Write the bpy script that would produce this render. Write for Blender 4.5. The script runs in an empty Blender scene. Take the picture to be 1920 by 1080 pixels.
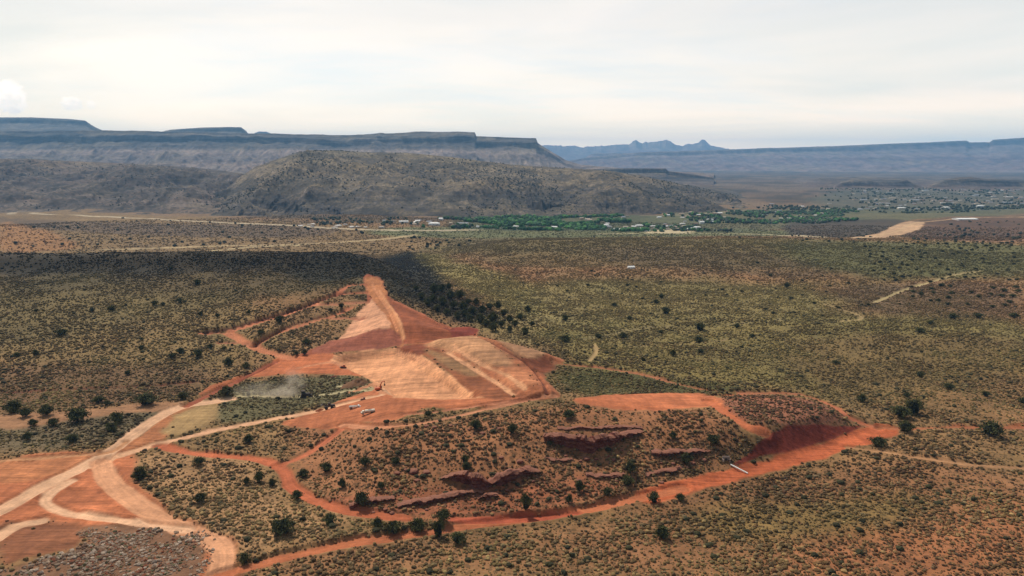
import bpy, bmesh, math, random
import numpy as np
from mathutils import Vector, Matrix
random.seed(7)
RNG = np.random.default_rng(11)
S = bpy.context.scene
COL = S.collection

# ------------------------------------------------------------------ camera, sky, sun, exposure
CAM_Z = 120.0
FPX = 1371.0                       # focal length in pixels of the 1920 px wide photograph
PITCH = math.radians(9.93)
cd = bpy.data.cameras.new('camera')
cam = bpy.data.objects.new('camera', cd)
COL.objects.link(cam)
cam.location = (0, 0, CAM_Z)
cam.rotation_euler = (math.pi/2 - PITCH, 0, 0)
cd.sensor_width = 36.0
cd.lens = 36.0*FPX/1920.0
cd.clip_start = 1.0
cd.clip_end = 90000.0
S.camera = cam

SUN_EL, SUN_AZ = math.radians(50), math.radians(-32)      # azimuth measured from +Y (view direction), negative = left
sdir = Vector((math.sin(SUN_AZ)*math.cos(SUN_EL), math.cos(SUN_AZ)*math.cos(SUN_EL), math.sin(SUN_EL)))
sl = bpy.data.lights.new('sun', 'SUN')
sl.energy = 4.2
sl.angle = math.radians(0.9)
sl.color = (1.0, 0.93, 0.84)
so = bpy.data.objects.new('sun', sl)
COL.objects.link(so)
so.rotation_euler = sdir.to_track_quat('Z', 'Y').to_euler()

world = bpy.data.worlds.new('World')
S.world = world
world.use_nodes = True
nt = world.node_tree
for n in list(nt.nodes):
    nt.nodes.remove(n)
def N(t, typ, **kw):
    n = t.nodes.new(typ)
    for k, v in kw.items():
        if k.startswith('i_'):
            n.inputs[k[2:].replace('_', ' ')].default_value = v
        else:
            setattr(n, k, v)
    return n
def L(t, a, b):
    t.links.new(a, b)
def math_n(t, op, a, b=None, c=None, clamp=False):
    n = t.nodes.new('ShaderNodeMath'); n.operation = op; n.use_clamp = clamp
    for i, v in enumerate((a, b, c)):
        if v is None: continue
        if isinstance(v, (int, float)): n.inputs[i].default_value = v
        else: t.links.new(v, n.inputs[i])
    return n.outputs[0]
def mixc(t, f, a, b, bt='MIX'):
    n = t.nodes.new('ShaderNodeMix'); n.data_type = 'RGBA'; n.blend_type = bt
    if isinstance(f, (int, float)): n.inputs[0].default_value = f
    else: t.links.new(f, n.inputs[0])
    for i, v in ((6, a), (7, b)):
        if isinstance(v, tuple): n.inputs[i].default_value = (*v[:3], 1)
        else: t.links.new(v, n.inputs[i])
    return n.outputs[2]
def ramp(t, f, stops, interp='LINEAR'):
    n = t.nodes.new('ShaderNodeValToRGB'); cr = n.color_ramp; cr.interpolation = interp
    while len(cr.elements) < len(stops): cr.elements.new(0.5)
    for e, (p, c) in zip(cr.elements, stops):
        e.position = p; e.color = (*c, 1) if len(c) == 3 else c
    if f is not None: t.links.new(f, n.inputs[0])
    return n.outputs[0]
def noise(t, vec, scale, detail=4, rough=0.55, dist=0.0):
    n = t.nodes.new('ShaderNodeTexNoise')
    n.inputs['Scale'].default_value = scale; n.inputs['Detail'].default_value = detail
    n.inputs['Roughness'].default_value = rough; n.inputs['Distortion'].default_value = dist
    if vec is not None: t.links.new(vec, n.inputs['Vector'])
    return n.outputs[0]
def mapping(t, vec, scale=(1, 1, 1), loc=(0, 0, 0), rot=(0, 0, 0)):
    n = t.nodes.new('ShaderNodeMapping')
    n.inputs['Scale'].default_value = scale; n.inputs['Location'].default_value = loc; n.inputs['Rotation'].default_value = rot
    t.links.new(vec, n.inputs['Vector'])
    return n.outputs[0]

SKYK = 1.36
# the sky: clear Nishita air with a high thin cirrus sheet and a few small cumulus low on the left
sky = N(nt, 'ShaderNodeTexSky', sky_type='NISHITA', sun_disc=False)
sky.sun_elevation = SUN_EL
sky.sun_rotation = SUN_AZ
sky.altitude = 1000; sky.dust_density = 1.5; sky.ozone_density = 1.5
tc = N(nt, 'ShaderNodeTexCoord')
sep = N(nt, 'ShaderNodeSeparateXYZ'); L(nt, tc.outputs['Generated'], sep.inputs[0])
X, Y, Z = sep.outputs
zz = math_n(nt, 'ADD', math_n(nt, 'MAXIMUM', Z, 0.0), 0.10)
cx = math_n(nt, 'DIVIDE', X, zz); cy = math_n(nt, 'DIVIDE', Y, zz)
comb = N(nt, 'ShaderNodeCombineXYZ'); L(nt, cx, comb.inputs[0]); L(nt, cy, comb.inputs[1])
cv = comb.outputs[0]
m1 = mapping(nt, cv, scale=(0.26, 0.40, 1), rot=(0, 0, 0.5))
c1 = noise(nt, m1, 1.0, 7, 0.55, 0.6)
m2 = mapping(nt, cv, scale=(0.6, 1.2, 1), loc=(4, 2, 0), rot=(0, 0, -0.12))
c2 = noise(nt, m2, 1.2, 8, 0.6, 0.8)
cm = math_n(nt, 'ADD', math_n(nt, 'MULTIPLY', c1, 0.84), math_n(nt, 'MULTIPLY', c2, 0.16))
cover = ramp(nt, cm, [(0.36, (0.45,)*3), (0.50, (0.90,)*3), (0.62, (1.0,)*3)])
shade = noise(nt, mapping(nt, cv, scale=(0.35, 0.48, 1), loc=(9, 1, 0)), 1.0, 5, 0.5, 0.5)
# warm white on the sun's side, pinkish grey towards the right
side = math_n(nt, 'ADD', math_n(nt, 'MULTIPLY', X, 1.1), 0.42, clamp=True)
cloud_l = mixc(nt, side, (8.75, 8.3, 7.75), (7.9, 7.35, 7.0))
cloudc = mixc(nt, ramp(nt, shade, [(0.38, (0, 0, 0)), (0.60, (1, 1, 1))]), mixc(nt, 0.62, cloud_l, (5.4, 6.0, 6.2)), cloud_l)
base = mixc(nt, 0.78, sky.outputs[0], (5.4, 6.5, 7.6))
skyc = mixc(nt, cover, base, cloudc)
# pale blue band just above the horizon
band = ramp(nt, Z, [(0.0, (1,)*3), (0.035, (0.85,)*3), (0.085, (0.0,)*3)])
bandn = noise(nt, mapping(nt, tc.outputs['Generated'], scale=(2.0, 2.0, 20)), 1.5, 4)
skyc = mixc(nt, math_n(nt, 'MULTIPLY', math_n(nt, 'MULTIPLY', band, bandn), 0.75), skyc, (5.9, 6.6, 6.8))
# cumulus puffs
def puff(cur, u, v, ru, rv, seed, amt=1.0):
    x = (u-960)/FPX; y = (540-v)/FPX
    d = Vector((x, math.cos(PITCH)+y*math.sin(PITCH), -math.sin(PITCH)+y*math.cos(PITCH))).normalized()
    az = math.atan2(d.x, d.y)
    a = math_n(nt, 'ARCTAN2', X, Y)
    da = math_n(nt, 'DIVIDE', math_n(nt, 'SUBTRACT', a, az), ru/FPX)
    dz = math_n(nt, 'DIVIDE', math_n(nt, 'SUBTRACT', Z, d.z), rv/FPX)
    r2 = math_n(nt, 'ADD', math_n(nt, 'MULTIPLY', da, da), math_n(nt, 'MULTIPLY', dz, dz))
    nn = noise(nt, mapping(nt, tc.outputs['Generated'], scale=(70, 70, 90), loc=(seed, 0, 0)), 1.0, 6, 0.6)
    val = math_n(nt, 'SUBTRACT', math_n(nt, 'MULTIPLY', nn, 2.4), r2)
    m = ramp(nt, val, [(0.35, (0,)*3), (0.75, (amt,)*3)])
    lit = math_n(nt, 'MULTIPLY_ADD', dz, 0.35, 0.6, clamp=True)
    nn2 = noise(nt, mapping(nt, tc.outputs['Generated'], scale=(110, 110, 130), loc=(seed, 3, 0)), 1.0, 4, 0.6)
    c = mixc(nt, math_n(nt, 'MULTIPLY', lit, ramp(nt, nn2, [(0.35, (0.35,)*3), (0.6, (1,)*3)])), (13.0, 11.8, 10.4), (20.0, 17.5, 14.5))
    return mixc(nt, m, cur, c)
low = ramp(nt, Z, [(0.0, (3.0, 2.15, 1.35)), (0.025, (2.2, 1.72, 1.2)), (0.08, (1.34, 1.23, 1.06)), (0.18, (1.08, 1.03, 0.97)), (0.5, (1, 1, 0.98))])
skyc = mixc(nt, 1.0, skyc, low, 'MULTIPLY')
skyc = mixc(nt, 1.0, skyc, (SKYK, SKYK, SKYK), 'MULTIPLY')
# sky dimmed and bluer overhead and behind the camera, to weaken fill light
up = ramp(nt, Z, [(0.20, (1, 1, 1)), (0.45, (0.50, 0.55, 0.62)), (1.0, (0.30, 0.36, 0.46))])
bk = ramp(nt, math_n(nt, 'MULTIPLY_ADD', Y, 0.5, 0.5), [(0.25, (0.50, 0.54, 0.60)), (0.80, (1, 1, 1))])
skyc = mixc(nt, 1.0, mixc(nt, 1.0, skyc, up, 'MULTIPLY'), bk, 'MULTIPLY')
skyc = puff(skyc, 8, 180, 34, 30, 1.3)
skyc = puff(skyc, 134, 194, 20, 12, 5.1, 0.85)
skyc = puff(skyc, 170, 197, 8, 9, 8.4, 0.6)
bg = N(nt, 'ShaderNodeBackground'); bg.inputs[1].default_value = 0.1
L(nt, skyc, bg.inputs[0])
wo = N(nt, 'ShaderNodeOutputWorld'); L(nt, bg.outputs[0], wo.inputs[0])

S.view_settings.view_transform = 'Standard'
S.view_settings.look = 'None'
S.view_settings.exposure = 0.0
S.view_settings.gamma = 1.0
S.cycles.max_bounces = 6
S.cycles.volume_bounces = 1
S.cycles.volume_step_rate = 1.0
S.cycles.use_denoising = True

# ------------------------------------------------------------------ helpers
def tag(o, label=None, cat=None, group=None, kind=None):
    if label: o['label'] = label
    if cat: o['category'] = cat
    if group: o['group'] = group
    if kind: o['kind'] = kind
    return o
def empty(name, loc, rz=0.0):
    o = bpy.data.objects.new(name, None); COL.objects.link(o)
    o.location = loc; o.rotation_euler = (0, 0, rz); o.empty_display_size = 0.5
    return o
def link_mesh(name, me, mat=None, parent=None):
    o = bpy.data.objects.new(name, me); COL.objects.link(o)
    if mat is not None and not me.materials: me.materials.append(mat)
    if parent: o.parent = parent
    return o
def sm(a, b, x):
    t = np.clip((x-a)/(b-a), 0, 1)
    return t*t*(3-2*t)
def _hash(ix, iy, seed):
    h = (ix.astype(np.int64)*374761393 + iy.astype(np.int64)*668265263 + seed*1442695041) & 0xffffffff
    h = ((h ^ (h >> 13))*1274126177) & 0xffffffff
    return ((h ^ (h >> 16)) & 0xffff)/65535.0
def vnoise(x, y, seed=0):
    x = np.asarray(x, float); y = np.asarray(y, float)
    ix = np.floor(x); iy = np.floor(y); fx = x-ix; fy = y-iy
    ux = fx*fx*fx*(fx*(fx*6-15)+10); uy = fy*fy*fy*(fy*(fy*6-15)+10)
    a = _hash(ix, iy, seed); b = _hash(ix+1, iy, seed); c = _hash(ix, iy+1, seed); d = _hash(ix+1, iy+1, seed)
    return (a*(1-ux)+b*ux)*(1-uy) + (c*(1-ux)+d*ux)*uy
def fbm(x, y, scale, octv=4, seed=0, gain=0.5):
    s = 0; amp = 1; tot = 0; f = 1.0/scale
    for o in range(octv):
        ca, sa = math.cos(o*0.7), math.sin(o*0.7)
        s = s + amp*(vnoise((x*ca-y*sa)*f+17.3*o, (x*sa+y*ca)*f-9.1*o, seed+o)*2-1); tot += amp
        amp *= gain; f *= 2.03
    return s/tot
def ridged(x, y, scale, octv=4, seed=0, gain=0.5):
    s = 0; amp = 1; tot = 0; f = 1.0/scale
    for o in range(octv):
        n = 1-np.abs(vnoise(x*f+31.7*o, y*f+3.3*o, seed+o)*2-1)
        s = s + amp*n*n; tot += amp; amp *= gain; f *= 2.1
    return s/tot

# ------------------------------------------------------------------ the lie of the land (metres)
def Hbase(x, y):
    x = np.asarray(x, float); y = np.asarray(y, float)
    r = np.hypot(x, y)
    z = np.zeros_like(x)
    # broad fall from the bench into the river valley, later behind the left ridge
    a = x/np.maximum(y, 1)
    left = sm(0.05, -0.20, a)
    z += -25*sm(780, 1150, y)*left
    z += -20*sm(1900, 2200, y)*left
    z += -45*sm(1060, 1520, y)*(1-left)
    # brown swell that hides the front of the village, right bench further on
    z += 7*np.exp(-((y-1010)/150.)**2)*sm(-0.13, 0.0, a)*sm(0.50, 0.30, a)
    z += 13*np.exp(-((y-1500)/210.)**2)*sm(0.34, 0.44, a)
    z += 12*np.exp(-((y-1950)/260.)**2)*sm(0.40, 0.52, a)
    z += 3.0*fbm(x, y, 420, 3, 3)*sm(300, 700, r)
    z += 2.0*fbm(x, y, 130, 3, 5)*sm(330, 700, r)
    # green swale on the right plain
    z += -3.5*np.exp(-((y-640-0.25*x)/55.)**2)*sm(40, 140, x)
    # left ridge carrying the dam's abutment
    d = (x+97)*0.823+(y-664)*0.567          # signed distance to its right flank (positive = outside)
    d = d + 10*fbm(x, y, 70, 3, 8)
    yr = y+7*fbm(x, y*0, 60, 3, 4)
    tr = np.clip((y-415)/245., 0, 1)
    ridge = (30*tr**1.15+6*sm(632, 655, yr))*sm(50, -50, d)*sm(735, 672, yr)
    z += ridge
    z += -1.5*sm(-0.1, -0.7, a)*sm(560, 650, y)*sm(740, 670, y)
    # foreground knoll with its rock ledges and the road cut at its right end
    toe = np.interp(x, [-120, -87, -65, -47, -20, 26, 62, 92, 118, 163, 200], [300, 272, 246, 232, 231, 240, 250, 270, 284, 313, 320])
    H = np.interp(x, [-110, -92, -75, -55, 0, 60, 100, 140, 160, 176], [0, 1.5, 5, 10, 14, 13, 11, 8.5, 4, 0])
    W = np.interp(x, [60, 90, 100], [58, 28, 17])
    s = sm(0, 1, (y-toe)/W)
    back = 0.45+0.55*sm(365, 305, y)
    fade = sm(520, 380, y)
    z += H*s*back*fade
    # the bench the earthworks stand on
    z += 5*sm(300, 340, y)*sm(470, 400, y)*sm(-130, -60, x)*sm(60, 20, x)*0.5
    # spoil mound and rubble bench at lower left
    z += 2.5*np.exp(-((x+150)/35.)**2-((y-205)/14.)**2)
    # side of an orange hill at far left
    z += 16*np.exp(-((x+1020)/200.)**2-((y-1420)/190.)**2)
    return z

ct, st = math.cos(PITCH), math.sin(PITCH)
def pdir(u, v):
    x = (u-960)/FPX; y = (540-v)/FPX
    return np.stack([x, ct+y*st, -st+y*ct], -1)
_T = np.concatenate([np.arange(150, 1300, 1.5), np.arange(1300, 4000, 8), np.geomspace(4000, 40000, 400)])
def ground_at(pts, H=None):
    """where each direction (given in the photo's pixels) meets the ground, in metres"""
    pts = np.asarray(pts, float).reshape(-1, 2)
    d = pdir(pts[:, 0], pts[:, 1]); d = d/d[:, 1:2]
    out = []
    for q in d:
        px = q[0]*_T; pz = CAM_Z+q[2]*_T
        hz = (H or Hbase)(px, _T)
        below = np.nonzero(pz < hz)[0]
        if len(below) == 0: i = len(_T)-1; t = _T[i]
        else:
            i = below[0]
            if i > 0:
                g0 = pz[i-1]-hz[i-1]; g1 = pz[i]-hz[i]; t = _T[i-1]+(_T[i]-_T[i-1])*g0/(g0-g1)
            else: t = _T[0]
        out.append((q[0]*t, t))
    return np.array(out)
def smooth_line(P, closed=False, n=6):
    P = np.asarray(P, float)
    if closed: Q = np.vstack([P[-1], P, P[0], P[1]])
    else: Q = np.vstack([2*P[0]-P[1], P, 2*P[-1]-P[-2]])
    out = []
    for i in range(1, len(Q)-2):
        for k in range(n):
            t = k/n; p0, p1, p2, p3 = Q[i-1:i+3]
            out.append(0.5*((2*p1)+(-p0+p2)*t+(2*p0-5*p1+4*p2-p3)*t*t+(-p0+3*p1-3*p2+p3)*t**3))
    if not closed: out.append(P[-1])
    return np.array(out)
def seg_dist(x, y, P, closed=False):
    P = np.asarray(P); n = len(P); best = np.full(x.shape, 1e18)
    for i in range(n if closed else n-1):
        a = P[i]; b = P[(i+1) % n]; ab = b-a; l2 = max(ab@ab, 1e-9)
        t = np.clip(((x-a[0])*ab[0]+(y-a[1])*ab[1])/l2, 0, 1)
        d = (x-a[0]-t*ab[0])**2+(y-a[1]-t*ab[1])**2
        np.minimum(best, d, out=best)
    return np.sqrt(best)
def inside(x, y, P):
    c = np.zeros(x.shape, bool); n = len(P)
    for i in range(n):
        x0, y0 = P[i]; x1, y1 = P[(i+1) % n]
        if y0 == y1: continue
        m = (y0 > y) != (y1 > y)
        c ^= m & (x < (x1-x0)*(y-y0)/(y1-y0)+x0)
    return c
def poly_sd(x, y, P):
    """signed distance, positive inside; only evaluated near the polygon"""
    out = np.full(x.shape, -1e3)
    P = np.asarray(P); pad = 40
    m = (x > P[:, 0].min()-pad) & (x < P[:, 0].max()+pad) & (y > P[:, 1].min()-pad) & (y < P[:, 1].max()+pad)
    if not m.any(): return out
    xx = x[m]; yy = y[m]
    d = seg_dist(xx, yy, P, True)
    out[m] = np.where(inside(xx, yy, P), d, -d)
    return out
def line_d(x, y, P, pad=60):
    out = np.full(x.shape, 1e3); P = np.asarray(P)
    m = (x > P[:, 0].min()-pad) & (x < P[:, 0].max()+pad) & (y > P[:, 1].min()-pad) & (y < P[:, 1].max()+pad)
    if m.any(): out[m] = seg_dist(x[m], y[m], P)
    return out
def lin(r, g, b, k=1.0):
    f = lambda c: ((c/255.+0.055)/1.055)**2.4 if c > 10 else c/255./12.92
    return np.array([f(r)*k, f(g)*k, f(b)*k])


# ------------------------------------------------------------------ what lies on the land: soils, pads, roads (outlines in world metres)
PALE = lin(236, 182, 146); ORANGE = lin(200, 116, 74); RED = lin(150, 66, 44); DKRED = lin(112, 44, 36)
TAN = lin(190, 150, 100); KHAKI = lin(190, 152, 102); SAND = lin(205, 185, 150); BRT = lin(222, 150, 108)
FEAT = []
def poly(px, col, feather=1.5, cat=None, bare=1.0, streak=0.0, amt=1.0, rough=1.5, smooth=True, relief=0.0, rw=5.0, veg=None):
    P = ground_at(smooth_line(px, True, 3) if smooth else px)
    FEAT.append(dict(t='p', P=P, col=col, f=feather, cat=cat, bare=bare, streak=streak, amt=amt, rough=rough, relief=relief, rw=rw, veg=veg))
def road(px, w, col, cat='dirt_road', bare=1.0, ruts=0.25, amt=1.0, sink=0.5, feather=0.8, rough=0.9, n=5):
    P = ground_at(smooth_line(px, False, n))
    FEAT.append(dict(t='l', P=P, w=w/2., col=col, f=feather, cat=cat, bare=bare, ruts=ruts, amt=amt, sink=sink, rough=rough))

# tinted stretches of scrub (no bare ground, soft edges)
def tint(px, col, feather, amt=0.8, veg=None, dark=None): poly(px, col, feather, None, 0.0, 0, amt, feather*0.6, True, veg=veg)
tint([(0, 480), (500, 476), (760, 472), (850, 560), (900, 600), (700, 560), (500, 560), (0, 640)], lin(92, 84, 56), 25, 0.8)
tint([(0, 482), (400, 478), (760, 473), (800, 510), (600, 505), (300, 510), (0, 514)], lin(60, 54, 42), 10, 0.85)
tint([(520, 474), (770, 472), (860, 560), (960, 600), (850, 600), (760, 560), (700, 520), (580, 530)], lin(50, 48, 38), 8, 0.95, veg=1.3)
tint([(0, 560), (450, 560), (520, 640), (400, 700), (0, 700)], lin(146, 124, 78), 30, 0.7)
tint([(0, 690), (380, 690), (330, 745), (0, 770)], lin(122, 84, 60), 12, 0.6)
tint([(790, 470), (1100, 480), (1400, 500), (1920, 520), (1920, 460), (1300, 446), (900, 440)], lin(128, 116, 68), 40, 0.8)
tint([(840, 455), (1100, 447), (1450, 462), (1560, 500), (1300, 495), (1100, 505), (930, 495)], lin(122, 102, 62), 25, 0.7)
tint([(1090, 470), (1300, 465), (1600, 500), (1560, 520), (1250, 505)], lin(116, 94, 68), 20, 0.6)
tint([(780, 480), (830, 480), (1000, 540), (1010, 600), (960, 590), (850, 530)], lin(150, 136, 74), 16, 0.8)
tint([(1480, 455), (1920, 462), (1920, 500), (1650, 525), (1480, 480)], lin(108, 106, 62), 25, 0.8)
tint([(1550, 545), (1800, 530), (1920, 545), (1920, 600), (1700, 600)], lin(104, 84, 66), 16, 0.6)
tint([(1000, 530), (1500, 535), (1560, 600), (1200, 610), (1000, 600)], lin(148, 134, 80), 25, 0.8)
tint([(900, 600), (1000, 590), (1180, 600), (1100, 640), (960, 650)], lin(160, 142, 92), 12, 0.7)
tint([(1060, 600), (1900, 600), (1920, 700), (1500, 735), (1080, 700)], lin(140, 126, 72), 20, 0.85)
tint([(1050, 695), (1180, 700), (1420, 735), (1100, 740)], lin(78, 84, 44), 6, 0.8)
tint([(1500, 640), (1920, 640), (1920, 760), (1640, 760)], lin(134, 102, 64), 18, 0.6)
tint([(560, 770), (800, 790), (1040, 750), (1320, 770), (1420, 830), (1340, 880), (1200, 925), (900, 970), (700, 960), (560, 900)], lin(184, 118, 80), 8, 0.75)
tint([(620, 930), (1000, 900), (1180, 920), (900, 972), (700, 965)], lin(176, 96, 66), 5, 0.6)
tint([(1330, 750), (1500, 745), (1600, 795), (1430, 800)], lin(170, 105, 80), 4, 0.9)
tint([(400, 750), (470, 715), (560, 708), (640, 700), (700, 715), (700, 738), (600, 762), (500, 785), (420, 795), (390, 770)], lin(120, 112, 78), 4, 0.95)
tint([(0, 790), (300, 770), (240, 820), (0, 845)], lin(120, 108, 84), 5, 0.8)
tint([(260, 850), (480, 870), (540, 950), (660, 970), (440, 1040), (350, 980)], lin(196, 148, 104), 5, 0.8)
tint([(1250, 880), (1920, 900), (1920, 1080), (1200, 1080)], lin(166, 110, 74), 15, 0.7)
tint([(1300, 960), (1700, 920), (1700, 1000), (1400, 1010)], lin(150, 134, 72), 8, 0.5)
tint([(1560, 1000), (1920, 960), (1920, 1080), (1500, 1080)], lin(200, 124, 80), 10, 0.65)
tint([(440, 1080), (800, 1010), (1200, 1000), (1200, 1080)], lin(176, 120, 82), 10, 0.7)
# far side of the ridge, river plain
tint([(0, 392), (300, 405), (760, 430), (760, 470), (0, 475)], lin(150, 118, 74), 25, 0.9)
tint([(0, 408), (200, 418), (600, 425), (560, 445), (250, 440), (0, 420)], lin(112, 88, 68), 20, 0.8)
poly([(0, 418), (60, 425), (110, 442), (150, 464), (80, 470), (0, 468)], lin(176, 122, 70), 14, None, 0.25, 0, 0.9, 10)
tint([(760, 425), (1400, 428), (1500, 437), (1400, 442), (760, 445)], lin(120, 124, 78), 25, 0.9)
tint([(890, 407), (1260, 404), (1350, 415), (1260, 432), (890, 430)], lin(92, 100, 66), 25, 0.85)
tint([(1260, 398), (1920, 385), (1920, 400), (1560, 420), (1400, 434), (1260, 432)], lin(110, 112, 78), 20, 0.8)
tint([(1560, 360), (1920, 350), (1920, 392), (1560, 392)], lin(98, 102, 88), 50, 0.7)
tint([(1480, 418), (1600, 412), (1700, 414), (1640, 440), (1540, 446), (1480, 440)], lin(82, 70, 60), 12, 0.9)
tint([(1720, 415), (1920, 408), (1920, 452), (1740, 448), (1690, 440)], lin(112, 80, 62), 14, 0.85)

# pads of the dam works
poly([(0, 868), (180, 846), (225, 850), (258, 852), (250, 900), (330, 962), (430, 1012), (446, 1050), (436, 1092), (345, 1092), (385, 1012), (300, 992), (150, 988), (70, 976), (0, 1000)], ORANGE, 2.4, 'excavation', 1, 0.12)
poly([(0, 866), (180, 846), (262, 815), (330, 762), (410, 750), (400, 765), (350, 790), (300, 830), (240, 856), (150, 880), (60, 900), (0, 905)], lin(196, 122, 78), 1.5, 'excavation', 1, 0.1)
poly([(0, 985), (60, 978), (160, 990), (150, 1025), (60, 1045), (0, 1062)], lin(150, 92, 62), 2, 'excavation', 0.9, 0.15)
poly([(300, 808), (350, 768), (408, 758), (402, 788), (335, 815)], KHAKI, 2.0, 'excavation', 0.93, 0.05)
poly([(0, 778), (120, 772), (260, 757), (345, 752), (330, 768), (230, 775), (90, 796), (0, 803)], lin(178, 128, 92), 2.5, 'excavation', 0.9, 0.05)
poly([(0, 1068), (150, 1028), (165, 990), (370, 992), (388, 1020), (340, 1092), (0, 1092)], lin(146, 104, 78), 1.5, None, 0.9, 0.0)
poly([(530, 792), (620, 760), (690, 733), (745, 733), (860, 746), (1000, 742), (1045, 746), (990, 752), (860, 768), (800, 764), (740, 790), (680, 792), (740, 800), (640, 806), (560, 800)], ORANGE, 0.8, 'excavation', 1, 0.12)
poly([(512, 675), (540, 667), (625, 662), (655, 692), (690, 708), (600, 699), (500, 705), (440, 714), (375, 740), (400, 722), (470, 698)], lin(194, 108, 66), 0.8, 'excavation', 1, 0.1)
poly([(680, 518), (712, 520), (725, 550), (745, 566), (845, 614), (892, 618), (880, 634), (760, 646), (625, 658), (560, 668), (600, 650), (640, 636), (688, 566)], lin(170, 90, 60), 1.0, 'excavation', 1, 0.1, relief=6.0, rw=26)
poly([(690, 566), (706, 572), (730, 610), (745, 634), (640, 640), (636, 636)], lin(226, 160, 124), 1.2, 'excavation', 1, 0.14)  # left face turned to the sun, sunlight painted in as a paler colour
poly([(684, 520), (708, 520), (724, 550), (760, 640), (745, 652), (730, 620), (700, 565), (686, 545)], lin(196, 124, 78), 0.6, 'excavation', 1, 0.08, relief=-1.2, rw=3)
poly([(724, 553), (745, 566), (845, 614), (880, 622), (860, 634), (765, 644), (745, 600)], lin(164, 88, 54), 1.2, 'excavation', 1, 0.10)  # right face turned from the sun, its shade painted into the colour
poly([(835, 618), (860, 613), (895, 618), (880, 634), (850, 634)], lin(140, 60, 44), 0.8, 'excavation', 1, 0.1)
poly([(595, 652), (640, 636), (742, 632), (748, 648), (625, 662), (590, 662)], lin(164, 92, 70), 0.8, 'excavation', 1, 0.1)
poly([(625, 666), (745, 652), (792, 665), (850, 705), (908, 745), (740, 745), (712, 722), (650, 692)], lin(238, 166, 120), 0.8, 'excavation', 1, 0.16, relief=-4.5, rw=7)
poly([(764, 650), (800, 643), (840, 662), (885, 692), (965, 742), (905, 745), (850, 706), (796, 668)], lin(160, 92, 56), 1.2, 'excavation', 1, 0.12)
poly([(792, 645), (890, 632), (935, 640), (1000, 655), (1062, 678), (1020, 692), (1052, 740), (1040, 744), (962, 742), (885, 692), (840, 662)], lin(196, 116, 76), 1.2, 'excavation', 1, 0.14, relief=4.0, rw=12)
poly([(742, 650), (792, 646), (800, 655), (782, 668), (762, 660)], lin(140, 72, 46), 1.5, 'excavation', 1, 0.1)
poly([(800, 655), (850, 672), (900, 700), (880, 705), (830, 685)], lin(170, 124, 84), 3, 'excavation', 1, 0.1)
poly([(905, 655), (960, 690), (1010, 730), (960, 735), (920, 700)], lin(204, 128, 86), 3, 'excavation', 1, 0.15)
poly([(960, 650), (1010, 664), (1040, 690), (1000, 700), (970, 675)], lin(150, 80, 50), 3, 'excavation', 1, 0.15)
poly([(800, 647), (885, 636), (930, 660), (960, 700), (900, 690), (850, 662)], lin(204, 146, 104), 3, 'excavation', 1, 0.15)
poly([(930, 642), (1000, 656), (1030, 672), (990, 684), (955, 668)], lin(202, 146, 106), 2, 'excavation', 1, 0.14)
poly([(1075, 746), (1180, 739), (1310, 738), (1360, 754), (1320, 764), (1200, 770), (1130, 764), (1090, 757)], lin(198, 112, 70), 1.0, 'excavation', 1, 0.1)
poly([(1180, 930), (1240, 905), (1340, 884), (1400, 868), (1500, 840), (1600, 806), (1640, 795), (1680, 803), (1668, 822), (1600, 838), (1500, 872), (1400, 896), (1290, 926), (1230, 944)], lin(206, 104, 60), 1.0, 'excavation', 1, 0.1)
poly([(1590, 446), (1640, 440), (1685, 418), (1735, 417), (1705, 436), (1650, 447)], lin(206, 164, 128), 4, 'excavation', 1, 0.1, rough=4)
poly([(1210, 437), (1240, 430), (1300, 430), (1300, 436)], SAND, 8, 'excavation', 0.9, rough=8)

# haul roads and tracks
road([(-60, 985), (0, 955), (90, 906), (180, 862), (240, 820), (290, 785), (340, 762), (400, 752), (430, 748)], 7.5, PALE)
road([(195, 862), (280, 836), (400, 806), (500, 787), (600, 768), (680, 748), (722, 738), (715, 728)], 5.5, lin(232, 174, 136))
road([(190, 862), (205, 900), (262, 946), (330, 985), (392, 1008), (418, 1040), (402, 1100)], 8, lin(226, 160, 120))
road([(135, 900), (92, 925), (88, 943), (130, 962), (220, 974), (300, 984), (352, 990)], 4.5, PALE)
road([(0, 862), (100, 856), (200, 846), (235, 826)], 3.5, lin(200, 140, 98))
road([(-20, 1015), (30, 985), (75, 976)], 6, PALE)
road([(640, 797), (740, 800), (860, 778), (1000, 747), (1040, 742)], 3.5, lin(206, 136, 100))
road([(760, 777), (860, 765), (960, 752), (1010, 744)], 2.5, lin(196, 124, 92))
road([(640, 805), (600, 835), (560, 858), (520, 872)], 4.5, lin(196, 108, 72))
road([(300, 835), (370, 850), (480, 860), (530, 880), (545, 910), (600, 942), (680, 962), (760, 968)], 5.5, lin(196, 104, 66))
road([(410, 1075), (560, 1036), (700, 1010), (860, 985), (960, 974), (1080, 960), (1180, 936), (1280, 915)], 5.5, lin(196, 112, 72), sink=0.8)
road([(850, 972), (960, 970), (1080, 962)], 4, lin(190, 92, 62))
road([(1330, 752), (1370, 778), (1405, 797), (1430, 802)], 6, lin(204, 112, 70), sink=0.8)
road([(1330, 742), (1430, 738), (1500, 740), (1560, 760), (1600, 785), (1645, 802)], 4.5, lin(190, 108, 72))
road([(1650, 802), (1720, 803), (1780, 800), (1860, 800), (1940, 798)], 4, lin(176, 104, 68), bare=0.8, rough=2)
road([(1590, 838), (1680, 850), (1780, 866), (1940, 877)], 3.2, lin(186, 136, 96))
road([(1040, 680), (1100, 686), (1200, 700), (1270, 719), (1345, 733), (1500, 736)], 4.5, lin(176, 110, 76), sink=0.8)
road([(378, 622), (430, 618), (520, 592), (585, 568), (630, 552), (684, 547)], 7, lin(196, 116, 80), sink=1.6)
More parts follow.
